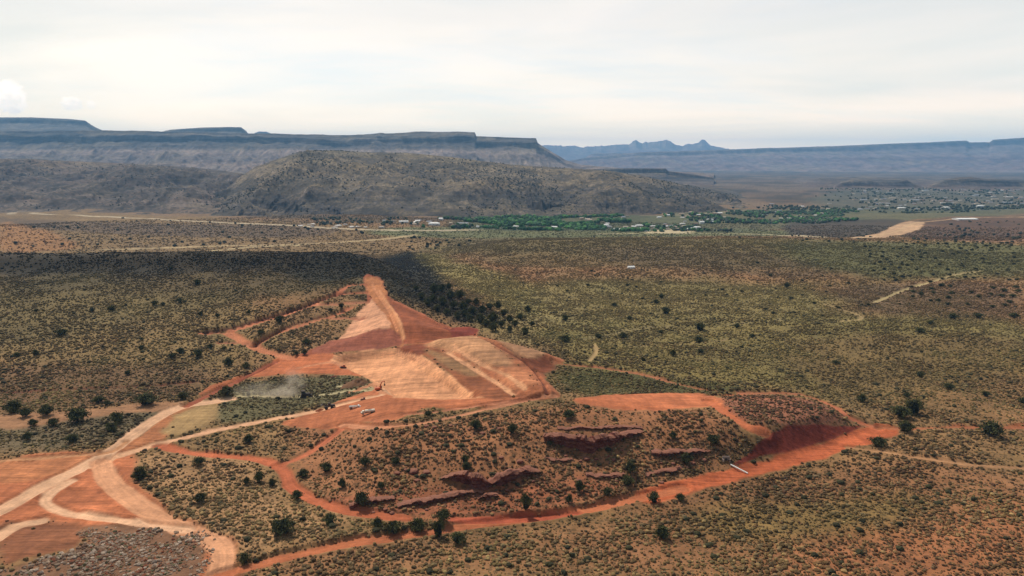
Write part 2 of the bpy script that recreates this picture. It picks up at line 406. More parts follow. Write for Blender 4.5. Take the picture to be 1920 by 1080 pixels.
road([(630, 551), (655, 534), (684, 533)], 5, lin(190, 110, 76), sink=1)
road([(425, 620), (470, 646), (500, 658), (545, 670)], 7.5, lin(200, 122, 84), sink=1)
road([(478, 645), (520, 622), (600, 597), (640, 584), (660, 574)], 6.5, lin(196, 118, 82), sink=1.6)
road([(590, 571), (640, 569), (688, 566)], 5, lin(190, 120, 88), sink=1)
road([(610, 597), (650, 596), (682, 598)], 4.5, lin(190, 118, 88), sink=1)
road([(410, 642), (450, 643), (480, 642)], 5, lin(176, 110, 78), sink=1)
road([(515, 678), (460, 706), (410, 730), (350, 758)], 5, lin(166, 88, 60), sink=1.0)
road([(0, 735), (180, 728), (300, 722), (420, 712)], 2.2, lin(132, 70, 52), bare=0.7, sink=0.8)
road([(738, 566), (790, 590), (845, 618)], 3, lin(190, 106, 72), sink=-0.8)
road([(782, 672), (835, 704), (880, 732)], 2.2, lin(240, 168, 120), sink=-0.7, cat=None)
road([(635, 722), (680, 722), (705, 730), (660, 731), (600, 740), (560, 742), (450, 742)], 3.5, lin(196, 178, 138), bare=0.8)
road([(1115, 645), (1118, 660), (1105, 676)], 2.5, lin(170, 140, 96), sink=0.3)
road([(1640, 566), (1690, 545), (1740, 530), (1790, 515), (1840, 508)], 5, lin(178, 156, 112), cat=None, sink=0.6)
road([(1545, 570), (1605, 588), (1612, 598), (1575, 602)], 3.5, lin(178, 150, 104), cat=None, bare=0.8)
road([(1180, 648), (1290, 644), (1370, 636)], 2.5, lin(160, 134, 94), cat=None, bare=0.6)
road([(1100, 638), (1200, 615), (1330, 610), (1500, 596)], 4, lin(150, 132, 90), cat=None, bare=0.45, rough=3)
poly([(1365, 874), (1400, 852), (1440, 817), (1480, 797), (1625, 797), (1560, 824), (1480, 847)], lin(146, 62, 44), 0.5, 'excavation', 1, 0.08, rough=0.3, smooth=False)
road([(712, 545), (735, 590), (757, 640)], 2.6, lin(222, 150, 104), cat='dirt_road', sink=-0.6)
road([(697, 530), (722, 575), (745, 630)], 2.2, lin(214, 140, 96), cat=None, sink=0.8)
road([(840, 662), (885, 690), (925, 715), (962, 740)], 3, lin(224, 160, 118), cat=None, sink=0.2)
road([(850, 655), (905, 690), (945, 712), (985, 738)], 2.2, lin(220, 156, 114), cat=None, sink=0.1)
road([(745, 655), (775, 662), (800, 680)], 2.5, lin(230, 160, 118), cat=None, sink=0.1)
road([(660, 735), (700, 720), (720, 735), (790, 742), (880, 740)], 3.5, lin(214, 144, 104), cat=None, sink=0.1)
road([(560, 690), (620, 680), (650, 692)], 3, lin(206, 134, 96), cat=None, sink=0.1)
# distant roads beyond the ridge and on the river plain
road([(-80, 396), (0, 398), (80, 402), (250, 409), (500, 421), (700, 431), (900, 432)], 20, lin(196, 176, 150), feather=3, rough=2, sink=0)
road([(200, 468), (300, 465), (420, 461), (560, 458), (700, 450), (780, 441)], 18, lin(186, 160, 120), feather=5, rough=5, sink=0, cat=None, bare=0.9)
road([(400, 470), (480, 463), (560, 460)], 12, lin(196, 176, 136), feather=5, rough=6, sink=0, cat=None, bare=0.9)
road([(1120, 439), (1240, 437), (1400, 438), (1480, 441), (1570, 446), (1640, 445)], 11, lin(200, 180, 146), feather=4, rough=3, sink=0)
road([(1640, 445), (1685, 432), (1715, 418), (1800, 411), (1930, 405)], 10, lin(206, 168, 130), feather=3, rough=2, sink=0)
road([(1640, 442), (1750, 449), (1860, 453), (1940, 448)], 7, lin(186, 140, 106), feather=3, rough=1, sink=0)
road([(980, 452), (1050, 452), (1120, 448)], 6, lin(176, 150, 104), feather=3, rough=2, sink=0, cat=None, bare=0.8)
road([(1200, 404), (1300, 401), (1400, 394)], 12, lin(170, 150, 130), feather=4, rough=2, sink=0)
# ditches beside the dam footprint, and painted bank shade above the ridge tracks
def ditch_or_shade(px, w=1.2, depth=1.2):
    FEAT.append(dict(t='l', P=ground_at(smooth_line(px, False, 5)), w=w/2, col=lin(96, 44, 30), f=0.7, cat=None, bare=1.0, ruts=0, amt=0.85, sink=depth, rough=0.3))
ditch_or_shade([(885, 637), (905, 645), (950, 669), (1000, 702), (1018, 722), (1026, 740)], 1.6, 1.4)
ditch_or_shade([(941, 657), (960, 668), (985, 684)], 1.2, 1.2)
ditch_or_shade([(800, 592), (830, 610), (842, 618)], 1.2, 1.0)
ditch_or_shade([(1062, 668), (1110, 687)], 1.5, 1.2)
ditch_or_shade([(385, 619), (430, 613), (520, 588), (600, 560), (650, 545)], 3.2, 1.6)  # shaded cut bank above the top ridge track, painted as a dark line
ditch_or_shade([(480, 640), (540, 610), (600, 592)], 2.6, 1.4)  # same painted bank shade along the second ridge track
ditch_or_shade([(510, 682), (490, 694), (450, 712)], 1.8, 1.0)

ALB = 0.72
def rim(x, y):
    """dark lava blocks strewn below the rim of the left ridge"""
    d = (x+97)*0.823+(y-664)*0.567
    n = fbm(x, y, 45, 4, 611)
    return sm(590, 655, y+50*n)*sm(700, 684, y)*sm(15, -25, d)
def surface(x, y):
    """height, soil colour, bareness, plant cover and kind of ground at world points"""
    x = np.asarray(x, float); y = np.asarray(y, float)
    r = np.hypot(x, y)
    z = Hbase(x, y)
    # soils: olive brown scrub near, greyer brown on the river plain
    n100 = fbm(x, y, 90, 4, 21); n30 = fbm(x, y, 28, 3, 31); n8 = fbm(x, y, 7, 3, 41)
    col = np.empty(x.shape+(3,))
    c0 = lin(164, 124, 82); c1 = lin(112, 90, 74); c2 = lin(170, 106, 70)
    f = sm(1400, 4200, r)[..., None]
    col[:] = c0*(1-f)+c1*f
    f = (sm(0.05, 0.5, n100)*0.30*sm(2200, 900, r))[..., None]
    col = col*(1-f)+c2*f
    g = (sm(0.0, 0.5, -n100)*0.35*sm(2500, 700, r))[..., None]
    col = col*(1-g)+lin(112, 106, 62)*g
    ff = sm(1300, 2200, r)
    pt = fbm(x, y, 300, 4, 111); pt2 = fbm(x*0.6, y, 110, 4, 117)
    col = col*(1+ff*(0.5*pt+0.35*pt2))[..., None]
    f = (ff*sm(0.12, 0.3, pt2+0.4*pt))[..., None]*0.6
    col = col*(1-f)+lin(130, 110, 92)*f
    f = (ff*sm(0.10, 0.3, -pt2-0.3*pt))[..., None]*0.7
    col = col*(1-f)+lin(70, 62, 54)*f
    z = z+ff*(5*fbm(x, y, 240, 3, 131))*sm(12000, 5000, r)
    bare = np.zeros(x.shape); veg = np.ones(x.shape); cat = np.zeros(x.shape, int)
    wob = fbm(x, y, 9, 3, 51); wobl = fbm(x, y, 60, 3, 61); wobx = fbm(x, y, 25, 4, 71)
    streak = fbm(x*0.12+0.4*wobx*3, y*1.0, 3.2, 4, 81)
    for F in FEAT:
        if F['t'] == 'p':
            sd = poly_sd(x, y, F['P'])
            m0 = sd > -(F['f']+F['rough']*2+1)
            if not m0.any(): continue
            w = sd + F['rough']*(wob if F['rough'] < 4 else (0.4*wobx+0.9*wobl))*1.6
            k = sm(-F['f'], F['f'], w)
            if F['relief']: z = z + F['relief']*sm(0, F['rw'], sd)
            kk = k*F['amt']
            c = F['col'][None, :]*(1+(F['streak']*2.2*streak+(0.22*wobx+0.2*wobl)*(F['streak'] > 0))[..., None])
            col = col*(1-kk[..., None])+c*kk[..., None]
            bare = np.maximum(bare*(1-k*(1 if F['bare'] else 0)), F['bare']*k) if F['bare'] else bare
            if F['veg']: veg = veg*(1+(F['veg']-1)*k)
            cat = np.where((k > 0.5) & (F['bare'] > 0.3), {None: 0, 'dirt_road': 1, 'excavation': 2}[F['cat']], cat)
        else:
            d = line_d(x, y, F['P'])
            if d.min() > F['w']+6: continue
            w = F['w']-d+F['rough']*wob*1.2
            k = sm(-F['f'], F['f'], w)
            if F['sink']: z = z - F['sink']*sm(F['w']+1.2, F['w']-0.3, d)
            if F['sink'] > 0: z = z + 0.45*np.exp(-((d-F['w']-1.3)/0.8)**2)*(0.6+0.8*wob)
            c = F['col'][None, :]*np.ones(x.shape+(3,))
            if F['ruts']:
                rr = np.exp(-((d-F['w']*0.48)/(F['w']*0.16))**2)-0.45
                c = c*(1+F['ruts']*rr*0.6*(0.7+0.6*wob)+0.10*np.sin(d*2.6+2.0*wobx)*(d < F['w']+2)+0.06*np.sin(d*5.1+3*wob)*(d < F['w']+2))[..., None]
            kk = k*F['amt']
            col = col*(1-kk[..., None])+c*kk[..., None]
            bare = np.maximum(bare, F['bare']*k)
            if F['cat'] == 'dirt_road': cat = np.where(k > 0.5, 1, cat)
    rk = (0.85*rim(x, y)*(1-bare))[..., None]
    col = col*(1-rk)+lin(58, 51, 42)*rk
    # texture of the loose ground, small dunes and clods
    z = z + (0.35*n8+0.18*fbm(x, y, 2.6, 2, 91))*(1-0.55*bare)*sm(1500, 300, r)+0.8*n30*(1-0.8*bare)
    z = z + 0.25*streak*bare*sm(900, 300, r)
    v = (1+0.22*n8+0.16*n30+0.12*n100+0.12*fbm(x, y, 1.7, 2, 97)*sm(700, 250, r))
    col = col*v[..., None]
    lum = col.mean(-1, keepdims=True)
    col = (col*0.92+lum*0.08)*(ALB+0.06*bare[..., None])*np.array([1.0, 0.97, 0.84])
    global PADW
    PADW = np.where(cat == 2, bare, 0.0)
    return z, np.clip(col, 0.01, 0.9), np.clip(bare, 0, 1), veg, cat

# ------------------------------------------------------------------ materials
def new_mat(name):
    m = bpy.data.materials.new(name); m.use_nodes = True
    t = m.node_tree; b = t.nodes['Principled BSDF']; b.inputs['Specular IOR Level'].default_value = 0.15
    b.inputs['Roughness'].default_value = 0.95
    return m, t, b
def plain(name, col, rough=0.7, metal=0.0, vary=0.15, scale=3.0, spec=0.3):
    m, t, b = new_mat(name)
    tcn = N(t, 'ShaderNodeTexCoord')
    n = noise(t, tcn.outputs['Object'], scale, 4)
    f = math_n(t, 'MULTIPLY_ADD', n, 2*vary, 1-vary)
    c = N(t, 'ShaderNodeVectorMath', operation='SCALE'); c.inputs[0].default_value = tuple(col)
    L(t, f, c.inputs['Scale']); L(t, c.outputs[0], b.inputs['Base Color'])
    b.inputs['Roughness'].default_value = rough; b.inputs['Metallic'].default_value = metal
    b.inputs['Specular IOR Level'].default_value = spec
    return m
def ground_mat():
    m, t, b = new_mat('earth')
    at = N(t, 'ShaderNodeAttribute', attribute_name='Col'); ab = N(t, 'ShaderNodeAttribute', attribute_name='bare'); ap = N(t, 'ShaderNodeAttribute', attribute_name='graded')
    geo = N(t, 'ShaderNodeNewGeometry'); pos = geo.outputs['Position']
    # clods and grass tufts
    n1 = noise(t, pos, 0.9, 5, 0.65); n2 = noise(t, pos, 0.14, 4, 0.6)
    f = math_n(t, 'MULTIPLY_ADD', n1, 0.7, 0.65)
    f2 = math_n(t, 'MULTIPLY_ADD', n2, 0.5, 0.75)
    f = math_n(t, 'MULTIPLY', f, f2)
    sc = N(t, 'ShaderNodeVectorMath', operation='SCALE'); L(t, at.outputs['Color'], sc.inputs[0]); L(t, f, sc.inputs['Scale'])
    # low dark brush too small to stand as bushes
    v = t.nodes.new('ShaderNodeTexVoronoi'); v.inputs['Scale'].default_value = 0.42; L(t, pos, v.inputs['Vector'])
    thr = math_n(t, 'MULTIPLY_ADD', noise(t, pos, 0.03, 3), 0.5, 0.12)
    spot = math_n(t, 'LESS_THAN', v.outputs['Distance'], thr)
    vv = t.nodes.new('ShaderNodeTexVoronoi'); vv.inputs['Scale'].default_value = 0.1; L(t, pos, vv.inputs['Vector'])
    spot2 = math_n(t, 'LESS_THAN', vv.outputs['Distance'], 0.32)
    rd = N(t, 'ShaderNodeVectorMath', operation='LENGTH'); L(t, pos, rd.inputs[0])
    far = ramp(t, math_n(t, 'DIVIDE', rd.outputs['Value'], 6000.0), [(0.14, (0,)*3), (0.25, (1,)*3)])
    nb = math_n(t, 'SUBTRACT', 1.0, ab.outputs['Fac'], clamp=True)
    k = math_n(t, 'MULTIPLY', math_n(t, 'ADD', math_n(t, 'MULTIPLY', spot, 0.45), math_n(t, 'MULTIPLY', math_n(t, 'MULTIPLY', spot2, far), 0.5)), nb)
    dk = mixc(t, k, sc.outputs[0], tuple(lin(58, 52, 34)))
    # blade and tyre marks on the graded earth
    g1 = noise(t, mapping(t, pos, scale=(0.07, 0.9, 0.5), rot=(0, 0, 0.12)), 1.0, 4, 0.7, 0.6)
    g2 = noise(t, mapping(t, pos, scale=(0.35, 0.05, 0.2), rot=(0, 0, -0.5), loc=(30, 0, 0)), 1.0, 3, 0.6, 0.4)
    gm = math_n(t, 'MULTIPLY', ramp(t, g1, [(0.36, (0.62,)*3), (0.5, (1,)*3), (0.64, (1.22,)*3)]), ramp(t, g2, [(0.35, (0.82,)*3), (0.5, (1.0,)*3), (0.62, (1.12,)*3)]))
    gmk = math_n(t, 'ADD', math_n(t, 'MULTIPLY', math_n(t, 'SUBTRACT', gm, 1.0), math_n(t, 'MULTIPLY', ap.outputs['Fac'], 0.8)), 1.0)
    sc2 = N(t, 'ShaderNodeVectorMath', operation='SCALE'); L(t, dk, sc2.inputs[0]); L(t, gmk, sc2.inputs['Scale'])
    L(t, sc2.outputs[0], b.inputs['Base Color'])
    bp = N(t, 'ShaderNodeBump'); bp.inputs['Strength'].default_value = 0.5; bp.inputs['Distance'].default_value = 0.5
    L(t, n1, bp.inputs['Height']); L(t, bp.outputs[0], b.inputs['Normal'])
    return m
EARTH = ground_mat()

# ------------------------------------------------------------------ the ground, one sheet out to the horizon, split by kind of surface
def faces_to_objects(XX, YY, ZZ, C, B, K, G):
    nr, nc = XX.shape
    co = np.stack([XX, YY, ZZ], -1).reshape(-1, 3); C = C.reshape(-1, 3); B = B.ravel(); K = K.ravel(); G = G.ravel()
    i = np.arange(nr-1)[:, None]*nc; j = np.arange(nc-1)[None, :]
    a = (i+j).ravel()
    q = np.stack([a, a+1, a+nc+1, a+nc], 1)
    kf = (K[q] == 1).sum(1) >= 2
    ke = ((K[q] == 2).sum(1) >= 2) & ~kf
    kind = np.where(kf, 1, np.where(ke, 2, 0))
    for k, name in ((0, 'ground'), (1, 'dirt_road'), (2, 'excavated_ground')):
        qq = q[kind == k]
        if not len(qq): continue
        used, inv = np.unique(qq, return_inverse=True)
        me = bpy.data.meshes.new(name)
        me.vertices.add(len(used)); me.vertices.foreach_set('co', co[used].astype(np.float32).ravel())
        nf = len(qq); me.loops.add(nf*4); me.polygons.add(nf)
        me.polygons.foreach_set('loop_start', np.arange(nf)*4)
        me.loops.foreach_set('vertex_index', inv.reshape(-1).astype(np.int32))
        me.polygons.foreach_set('use_smooth', np.ones(nf, bool))
        me.update()
        at = me.attributes.new('Col', 'FLOAT_COLOR', 'POINT')
        at.data.foreach_set('color', np.concatenate([C[used], np.ones((len(used), 1))], 1).astype(np.float32).ravel())
        ab = me.attributes.new('bare', 'FLOAT', 'POINT'); ab.data.foreach_set('value', B[used].astype(np.float32))
        ab = me.attributes.new('graded', 'FLOAT', 'POINT'); ab.data.foreach_set('value', G[used].astype(np.float32))
        o = link_mesh(name, me, EARTH); tag(o, kind='structure')
tt = np.arange(0.84, 0.0999, -0.00115)
rad = np.concatenate([[3, 30, 70, 110, 130], CAM_Z/tt, np.arange(1212, 2700, 12), np.geomspace(2700, 26000, 60)])
az = np.radians(np.concatenate([np.arange(-180, -44, 6), np.arange(-43.5, 43.51, 0.078), np.arange(48, 181, 6)]))
az[-1] = math.pi; az[0] = -math.pi
A, R = np.meshgrid(az, rad)
XX = R*np.sin(A); YY = R*np.cos(A)
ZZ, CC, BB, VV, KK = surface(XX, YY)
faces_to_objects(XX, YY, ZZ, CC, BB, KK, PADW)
def Hs(x, y): return surface(x, y)[0]

# ------------------------------------------------------------------ hills, mesas and mountains
ROCKK = 0.70
def rock_mat(name, bands, zlo, zhi, scrub, scrub_amt, scale, slope_col=None, wob=20.0, basalt=0.0, bd=0.12):
    """strata by height, wobbling a little, with scrub on the gentler ground"""
    m, t, b = new_mat(name)
    geo = N(t, 'ShaderNodeNewGeometry'); pos = geo.outputs['Position']
    sp = N(t, 'ShaderNodeSeparateXYZ'); L(t, pos, sp.inputs[0])
    n = noise(t, pos, scale*0.25, 4); nf = noise(t, mapping(t, pos, scale=(scale, scale, scale*2.5)), 1.0, 6, 0.7)
    zz = math_n(t, 'MULTIPLY_ADD', n, wob, sp.outputs[2])
    f = math_n(t, 'DIVIDE', math_n(t, 'SUBTRACT', zz, zlo+wob/2), zhi-zlo)
    c = ramp(t, f, bands)
    # thin beds
    ben = noise(t, mapping(t, pos, scale=(scale*0.12, scale*0.12, scale*0.7)), 1.0, 5, 0.65, 1.0)
    c = mixc(t, ramp(t, ben, [(0.52, (0,)*3), (0.58, (0.45,)*3)]), c, tuple(lin(168, 146, 112)))
    thin = noise(t, mapping(t, pos, scale=(scale*0.03, scale*0.03, scale*1.6)), 1.0, 5, 0.75)
    c = mixc(t, math_n(t, 'MULTIPLY', ramp(t, thin, [(0.46, (0,)*3), (0.56, (1,)*3)]), 0.6), c, mixc(t, 0.5, c, (0.42, 0.34, 0.27)))
    er = noise(t, mapping(t, pos, scale=(scale*1.3, scale*0.7, scale*0.7)), 1.0, 6, 0.7, 0.3)
    c = mixc(t, 1.0, c, ramp(t, er, [(0.38, (0.6,)*3), (0.5, (0.95,)*3), (0.62, (1.35,)*3)]), 'MULTIPLY')
    nz = N(t, 'ShaderNodeSeparateXYZ'); L(t, geo.outputs['Normal'], nz.inputs[0])
    flat = ramp(t, nz.outputs[2], [(0.72, (0,)*3), (0.95, (1,)*3)])
    sn = ramp(t, nf, [(0.40, (0,)*3), (0.56, (1,)*3)])
    c = mixc(t, math_n(t, 'MULTIPLY', math_n(t, 'MULTIPLY', flat, sn), scrub_amt), c, scrub)
    big = noise(t, pos, scale*0.13, 6, 0.7, 0.5)
    c = mixc(t, math_n(t, 'MULTIPLY', ramp(t, big, [(0.44, (0,)*3), (0.54, (1,)*3)]), basalt), c, (0.028, 0.026, 0.026))
    v = math_n(t, 'MULTIPLY_ADD', nf, 0.9*ROCKK, 0.55*ROCKK)
    sc = N(t, 'ShaderNodeVectorMath', operation='SCALE'); L(t, c, sc.inputs[0]); L(t, v, sc.inputs['Scale'])
    out = sc.outputs[0]
    if scrub_amt > 0.4:
        vo = t.nodes.new('ShaderNodeTexVoronoi'); vo.inputs['Scale'].default_value = scale*2.2; L(t, pos, vo.inputs['Vector'])
        k = math_n(t, 'LESS_THAN', vo.outputs['Distance'], math_n(t, 'MULTIPLY', n, 0.85))
        out = mixc(t, math_n(t, 'MULTIPLY', k, 0.6), out, tuple(lin(52, 46, 36)))
    L(t, out, b.inputs['Base Color'])
    bp = N(t, 'ShaderNodeBump'); bp.inputs['Strength'].default_value = 0.9; bp.inputs['Distance'].default_value = bd/scale
    L(t, nf, bp.inputs['Height']); L(t, bp.outputs[0], b.inputs['Normal'])
    return m
def crest_fn(sil, Yc):
    s = np.asarray(sil, float); d = pdir(s[:, 0], s[:, 1])
    a = d[:, 0]/d[:, 1]; z = CAM_Z+d[:, 2]/d[:, 1]*Yc
    return a, z
def upix(u, v=300):
    d = pdir(np.asarray(u, float), np.full(np.shape(u), float(v))); return d[..., 0]/d[..., 1]
def grid_obj(name, XX, YY, ZZ, mat):
    nr, nc = XX.shape
    me = bpy.data.meshes.new(name)
    co = np.stack([XX, YY, ZZ], -1).reshape(-1, 3).astype(np.float32)
    a = (np.arange(nr-1)[:, None]*nc+np.arange(nc-1)[None, :]).ravel()
    q = np.stack([a, a+1, a+nc+1, a+nc], 1).astype(np.int32)
    me.vertices.add(len(co)); me.vertices.foreach_set('co', co.ravel())
    me.loops.add(len(q)*4); me.polygons.add(len(q))
    me.polygons.foreach_set('loop_start', np.arange(len(q))*4); me.loops.foreach_set('vertex_index', q.ravel())
    me.polygons.foreach_set('use_smooth', np.ones(len(q), bool)); me.update()
    o = link_mesh(name, me, mat); tag(o, kind='structure'); return o
GRIDS = []
def hill(name, sil, Yb, Yc, Ye, u0, u1, mat, amp, sc, zbase=-55, nu=500, nr=220, seed=1, prof=0.8, wig=0.0, cliffs=None, rear=0.6, gul=0.2, jag=0.0):
    """a range seen from the south: foot at Yb (may vary with bearing), crest at Yc, falling away to Ye"""
    ca, cz = crest_fn(sil, Yc)
    aa = np.linspace(upix(u0), upix(u1), nu)
    s = np.concatenate([np.linspace(-0.06, 1, int(nr*0.72)), np.linspace(1, 2, nr-int(nr*0.72)+1)[1:]])
    AA, SS = np.meshgrid(aa, s)
    if jag: cz_ = jag*(ridged(aa*900, aa*0, 7, 3, seed)-0.5)
    zc1 = np.interp(aa, ca, cz)+(cz_ if jag else 0.0); kw = max(3, nu//22); kern = np.hanning(2*kw+1); kern /= kern.sum()
    zlow = np.minimum(np.convolve(np.pad(zc1, kw, mode='edge'), kern, mode='valid'), 1e9)
    wl = sm(0.55, 0.82, SS)
    Zc = zlow[None, :]*(1-wl)+zc1[None, :]*wl
    yb = np.interp(AA, upix(np.array([p[0] for p in Yb])), [p[1] for p in Yb]) if isinstance(Yb, list) else np.full(AA.shape, float(Yb))
    Yv = np.where(SS <= 1, yb+(Yc-yb)*SS, Yc+(Ye-Yc)*(SS-1))
    Xv = AA*Yv
    if wig: SS = SS + wig*fbm(Xv, Yv*0.3, sc*2.5, 3, seed+50)*np.clip(4*SS*(1-SS), 0, 1)
    sc1 = np.clip(SS, 0, 1)
    if cliffs is None: P = sc1**prof
    else: P = np.interp(sc1, [c[0] for c in cliffs], [c[1] for c in cliffs])
    up = zbase+(Zc-zbase)*P
    g = ridged(Xv, Yv*0.45, sc, 5, seed)
    up = up+amp*(g-0.45)*np.clip(SS*6, 0, 1)*np.clip((1-sc1)*5, 0, 1)
    up = up+amp*0.25*fbm(Xv, Yv, sc*0.35, 4, seed+9)*np.clip(SS*6, 0, 1)*np.clip((1-sc1)*6, 0.05, 1)
    up = up+amp*gul*(ridged(Xv+0.3*Yv*0.2, Yv*0.12, sc*0.28, 4, seed+21)-0.5)*np.clip(SS*6, 0, 1)*np.clip((0.9-sc1)*4, 0, 1)
    dn = Zc-(Zc-zbase)*rear*np.clip(SS-1, 0, 1)**1.5+amp*0.1*fbm(Xv, Yv, sc, 3, seed+4)*np.clip((SS-1)*8, 0, 1)
    Zv = np.where(SS <= 1, up, dn)
    Zv = np.where(SS < 0, zbase-10, Zv)
    GRIDS.append((Xv, Yv, Zv, SS)); return grid_obj(name, Xv, Yv, Zv, mat)

brownhill = rock_mat('scrub_hillside', [(0.0, lin(112, 96, 88)), (0.22, lin(90, 80, 78)), (0.42, lin(160, 136, 108)), (0.7, lin(176, 150, 114)), (1.0, lin(134, 120, 90))], -50, 170, tuple(lin(120, 104, 66)), 0.6, 0.05, wob=60, basalt=0.6, bd=0.05)
leftfoot = rock_mat('foothill_slope', [(0.0, lin(142, 118, 100)), (0.4, lin(118, 98, 88)), (1.0, lin(142, 114, 92))], -50, 130, tuple(lin(104, 88, 62)), 0.5, 0.035, wob=60, basalt=0.5, bd=0.05)
mesarock = rock_mat('mesa_rock', [(0.0, lin(140, 112, 96)), (0.30, lin(176, 148, 128)), (0.36, lin(120, 98, 88)), (0.52, lin(186, 160, 142)), (0.58, lin(104, 92, 84)), (0.70, lin(88, 80, 74)), (0.78, lin(70, 66, 62)), (0.93, lin(78, 72, 66)), (1.0, lin(84, 78, 66))], -50, 420, tuple(lin(70, 66, 54)), 0.35, 0.012, wob=25)
farrock = rock_mat('far_mesa_rock', [(0.0, lin(150, 118, 104)), (0.35, lin(128, 98, 92)), (0.42, lin(160, 132, 120)), (0.62, lin(120, 98, 92)), (0.7, lin(150, 122, 112)), (0.8, lin(92, 78, 74)), (1.0, lin(84, 74, 66))], -50, 520, tuple(lin(90, 78, 66)), 0.3, 0.006, wob=30)
peakrock = rock_mat('mountain_rock', [(0.0, lin(140, 112, 100)), (1.0, lin(150, 120, 106))], 0, 1000, tuple(lin(90, 84, 70)), 0.2, 0.003)
lava = rock_mat('lava_rim_rock', [(0.0, lin(120, 96, 84)), (0.5, lin(84, 70, 64)), (0.75, lin(52, 46, 46)), (1.0, lin(104, 86, 72))], -50, 15, tuple(lin(96, 84, 64)), 0.4, 0.03, wob=8)

hill('hill', [(180, 425), (240, 408), (330, 385), (400, 360), (440, 342), (480, 314), (520, 298), (560, 285), (620, 282), (700, 286), (760, 286), (850, 295), (960, 309), (1060, 315), (1130, 319), (1200, 329), (1290, 348), (1390, 373), (1470, 391), (1560, 402)],
     [(180, 2150), (900, 2080), (1100, 2230), (1560, 2450)], 3150, 4200, 180, 1560, brownhill, 66, 320, -55, 760, 330, 3, 0.70, 0.12, None, 0.6, 0.22)
hill('foothill', [(-300, 300), (0, 298), (60, 298), (130, 302), (250, 307), (350, 313), (430, 322), (500, 332), (600, 350), (700, 370)],
     2250, 3700, 4700, -300, 700, leftfoot, 85, 330, -55, 520, 260, 13, 0.85, 0.12)
# low bench between them and the river
hill('foothill', [(180, 402), (260, 385), (360, 372), (480, 360), (600, 352), (700, 372), (780, 400)],
     2150, 2750, 3000, 180, 780, leftfoot, 22, 130, -55, 330, 120, 23, 0.9, 0.1)
MESA_CL = [(0, 0), (0.3, 0.16), (0.55, 0.33), (0.70, 0.50), (0.735, 0.56), (0.84, 0.68), (0.90, 0.77), (0.915, 0.90), (0.95, 0.95), (0.965, 1.0), (1, 1.0)]
hill('mesa', [(-300, 240), (0, 247), (190, 245), (310, 248), (465, 251), (640, 254), (780, 248), (890, 248), (893, 255.5), (1005, 259.5), (1008, 268), (1022, 277), (1060, 300), (1090, 309), (1150, 315), (1260, 322), (1340, 328)],
     [(-300, 4700), (600, 4700), (1000, 5000), (1340, 6000)], 6900, 8200, -300, 1340, mesarock, 105, 480, -60, 1000, 320, 33, 1, 0.20, MESA_CL, 0.3, 0.6)
# higher mesas standing behind the rim
UP_CL = [(0, 0), (0.5, 0.45), (0.80, 0.70), (0.9, 0.80), (0.93, 0.96), (1, 1)]
hill('mesa', [(-300, 214), (0, 220), (60, 220), (130, 223), (160, 226), (168, 232), (180, 239), (200, 248), (230, 258)], 7600, 9200, 10200, -300, 230, mesarock, 40, 400, 200, 260, 120, 41, 1, 0.06, UP_CL, 0.5)
hill('mesa', [(300, 262), (306, 246), (320, 243), (380, 239), (430, 238), (452, 238.5), (462, 246), (470, 258)], 7600, 9000, 9800, 298, 472, mesarock, 30, 400, 200, 220, 90, 43, 1, 0.05, UP_CL, 0.5)
hill('mesa', [(470, 262), (478, 249), (486, 246.5), (500, 247), (510, 251), (514, 262)], 13200, 14000, 14600, 468, 516, farrock, 20, 400, 300, 80, 50, 45, 1, 0.0, UP_CL, 0.5)
# the long tableland to the right and the one before it
FAR_CL = [(0, 0), (0.35, 0.2), (0.6, 0.42), (0.66, 0.50), (0.8, 0.6), (0.86, 0.70), (0.93, 0.78), (0.95, 0.95), (0.97, 1), (1, 1)]
hill('mesa', [(980, 320), (1080, 299), (1130, 292), (1200, 286), (1280, 283), (1340, 281), (1480, 276.5), (1560, 274), (1690, 268.5), (1740, 267), (1812, 263.5), (1818, 267), (1856, 267), (1862, 262.5), (1920, 258.5), (2050, 256), (2250, 250)],
     [(980, 13000), (1300, 10800), (2250, 9000)], 13600, 15500, 980, 2250, farrock, 120, 1000, -60, 800, 220, 53, 1, 0.18, FAR_CL, 0.3, 0.5)
hill('mesa', [(1060, 312), (1090, 300), (1108, 289), (1120, 287.5), (1182, 287), (1196, 293), (1250, 300), (1300, 312)], 13200, 15800, 17000, 1060, 1300, farrock, 50, 900, -60, 240, 100, 55, 1, 0.05, FAR_CL, 0.4)
hill('mesa', [(1010, 331), (1060, 321), (1110, 317), (1180, 315.5), (1248, 316), (1253, 321), (1300, 327), (1340, 334)], 4700, 5300, 5900, 1010, 1340, lava, 8, 200, -55, 260, 90, 57, 1, 0.08, [(0, 0), (0.6, 0.4), (0.9, 0.72), (0.93, 1), (1, 1)], 0.5)
hill('mountain', [(990, 300), (1010, 272), (1040, 272), (1060, 273.5), (1078, 272), (1092, 276), (1110, 274.5), (1150, 271.5), (1170, 269.5), (1180, 270), (1186, 266), (1193, 262), (1199, 266), (1204, 268), (1211, 264.5), (1218, 267.5), (1228, 265), (1240, 264), (1249, 262), (1256, 265), (1268, 271), (1280, 273), (1288, 269), (1300, 271), (1310, 267), (1317, 261.5), (1324, 264.5), (1332, 272), (1345, 276), (1400, 285)],
     19000, 22000, 24000, 990, 1400, peakrock, 110, 1100, -60, 600, 130, 61, 0.9, 0.05, jag=45)
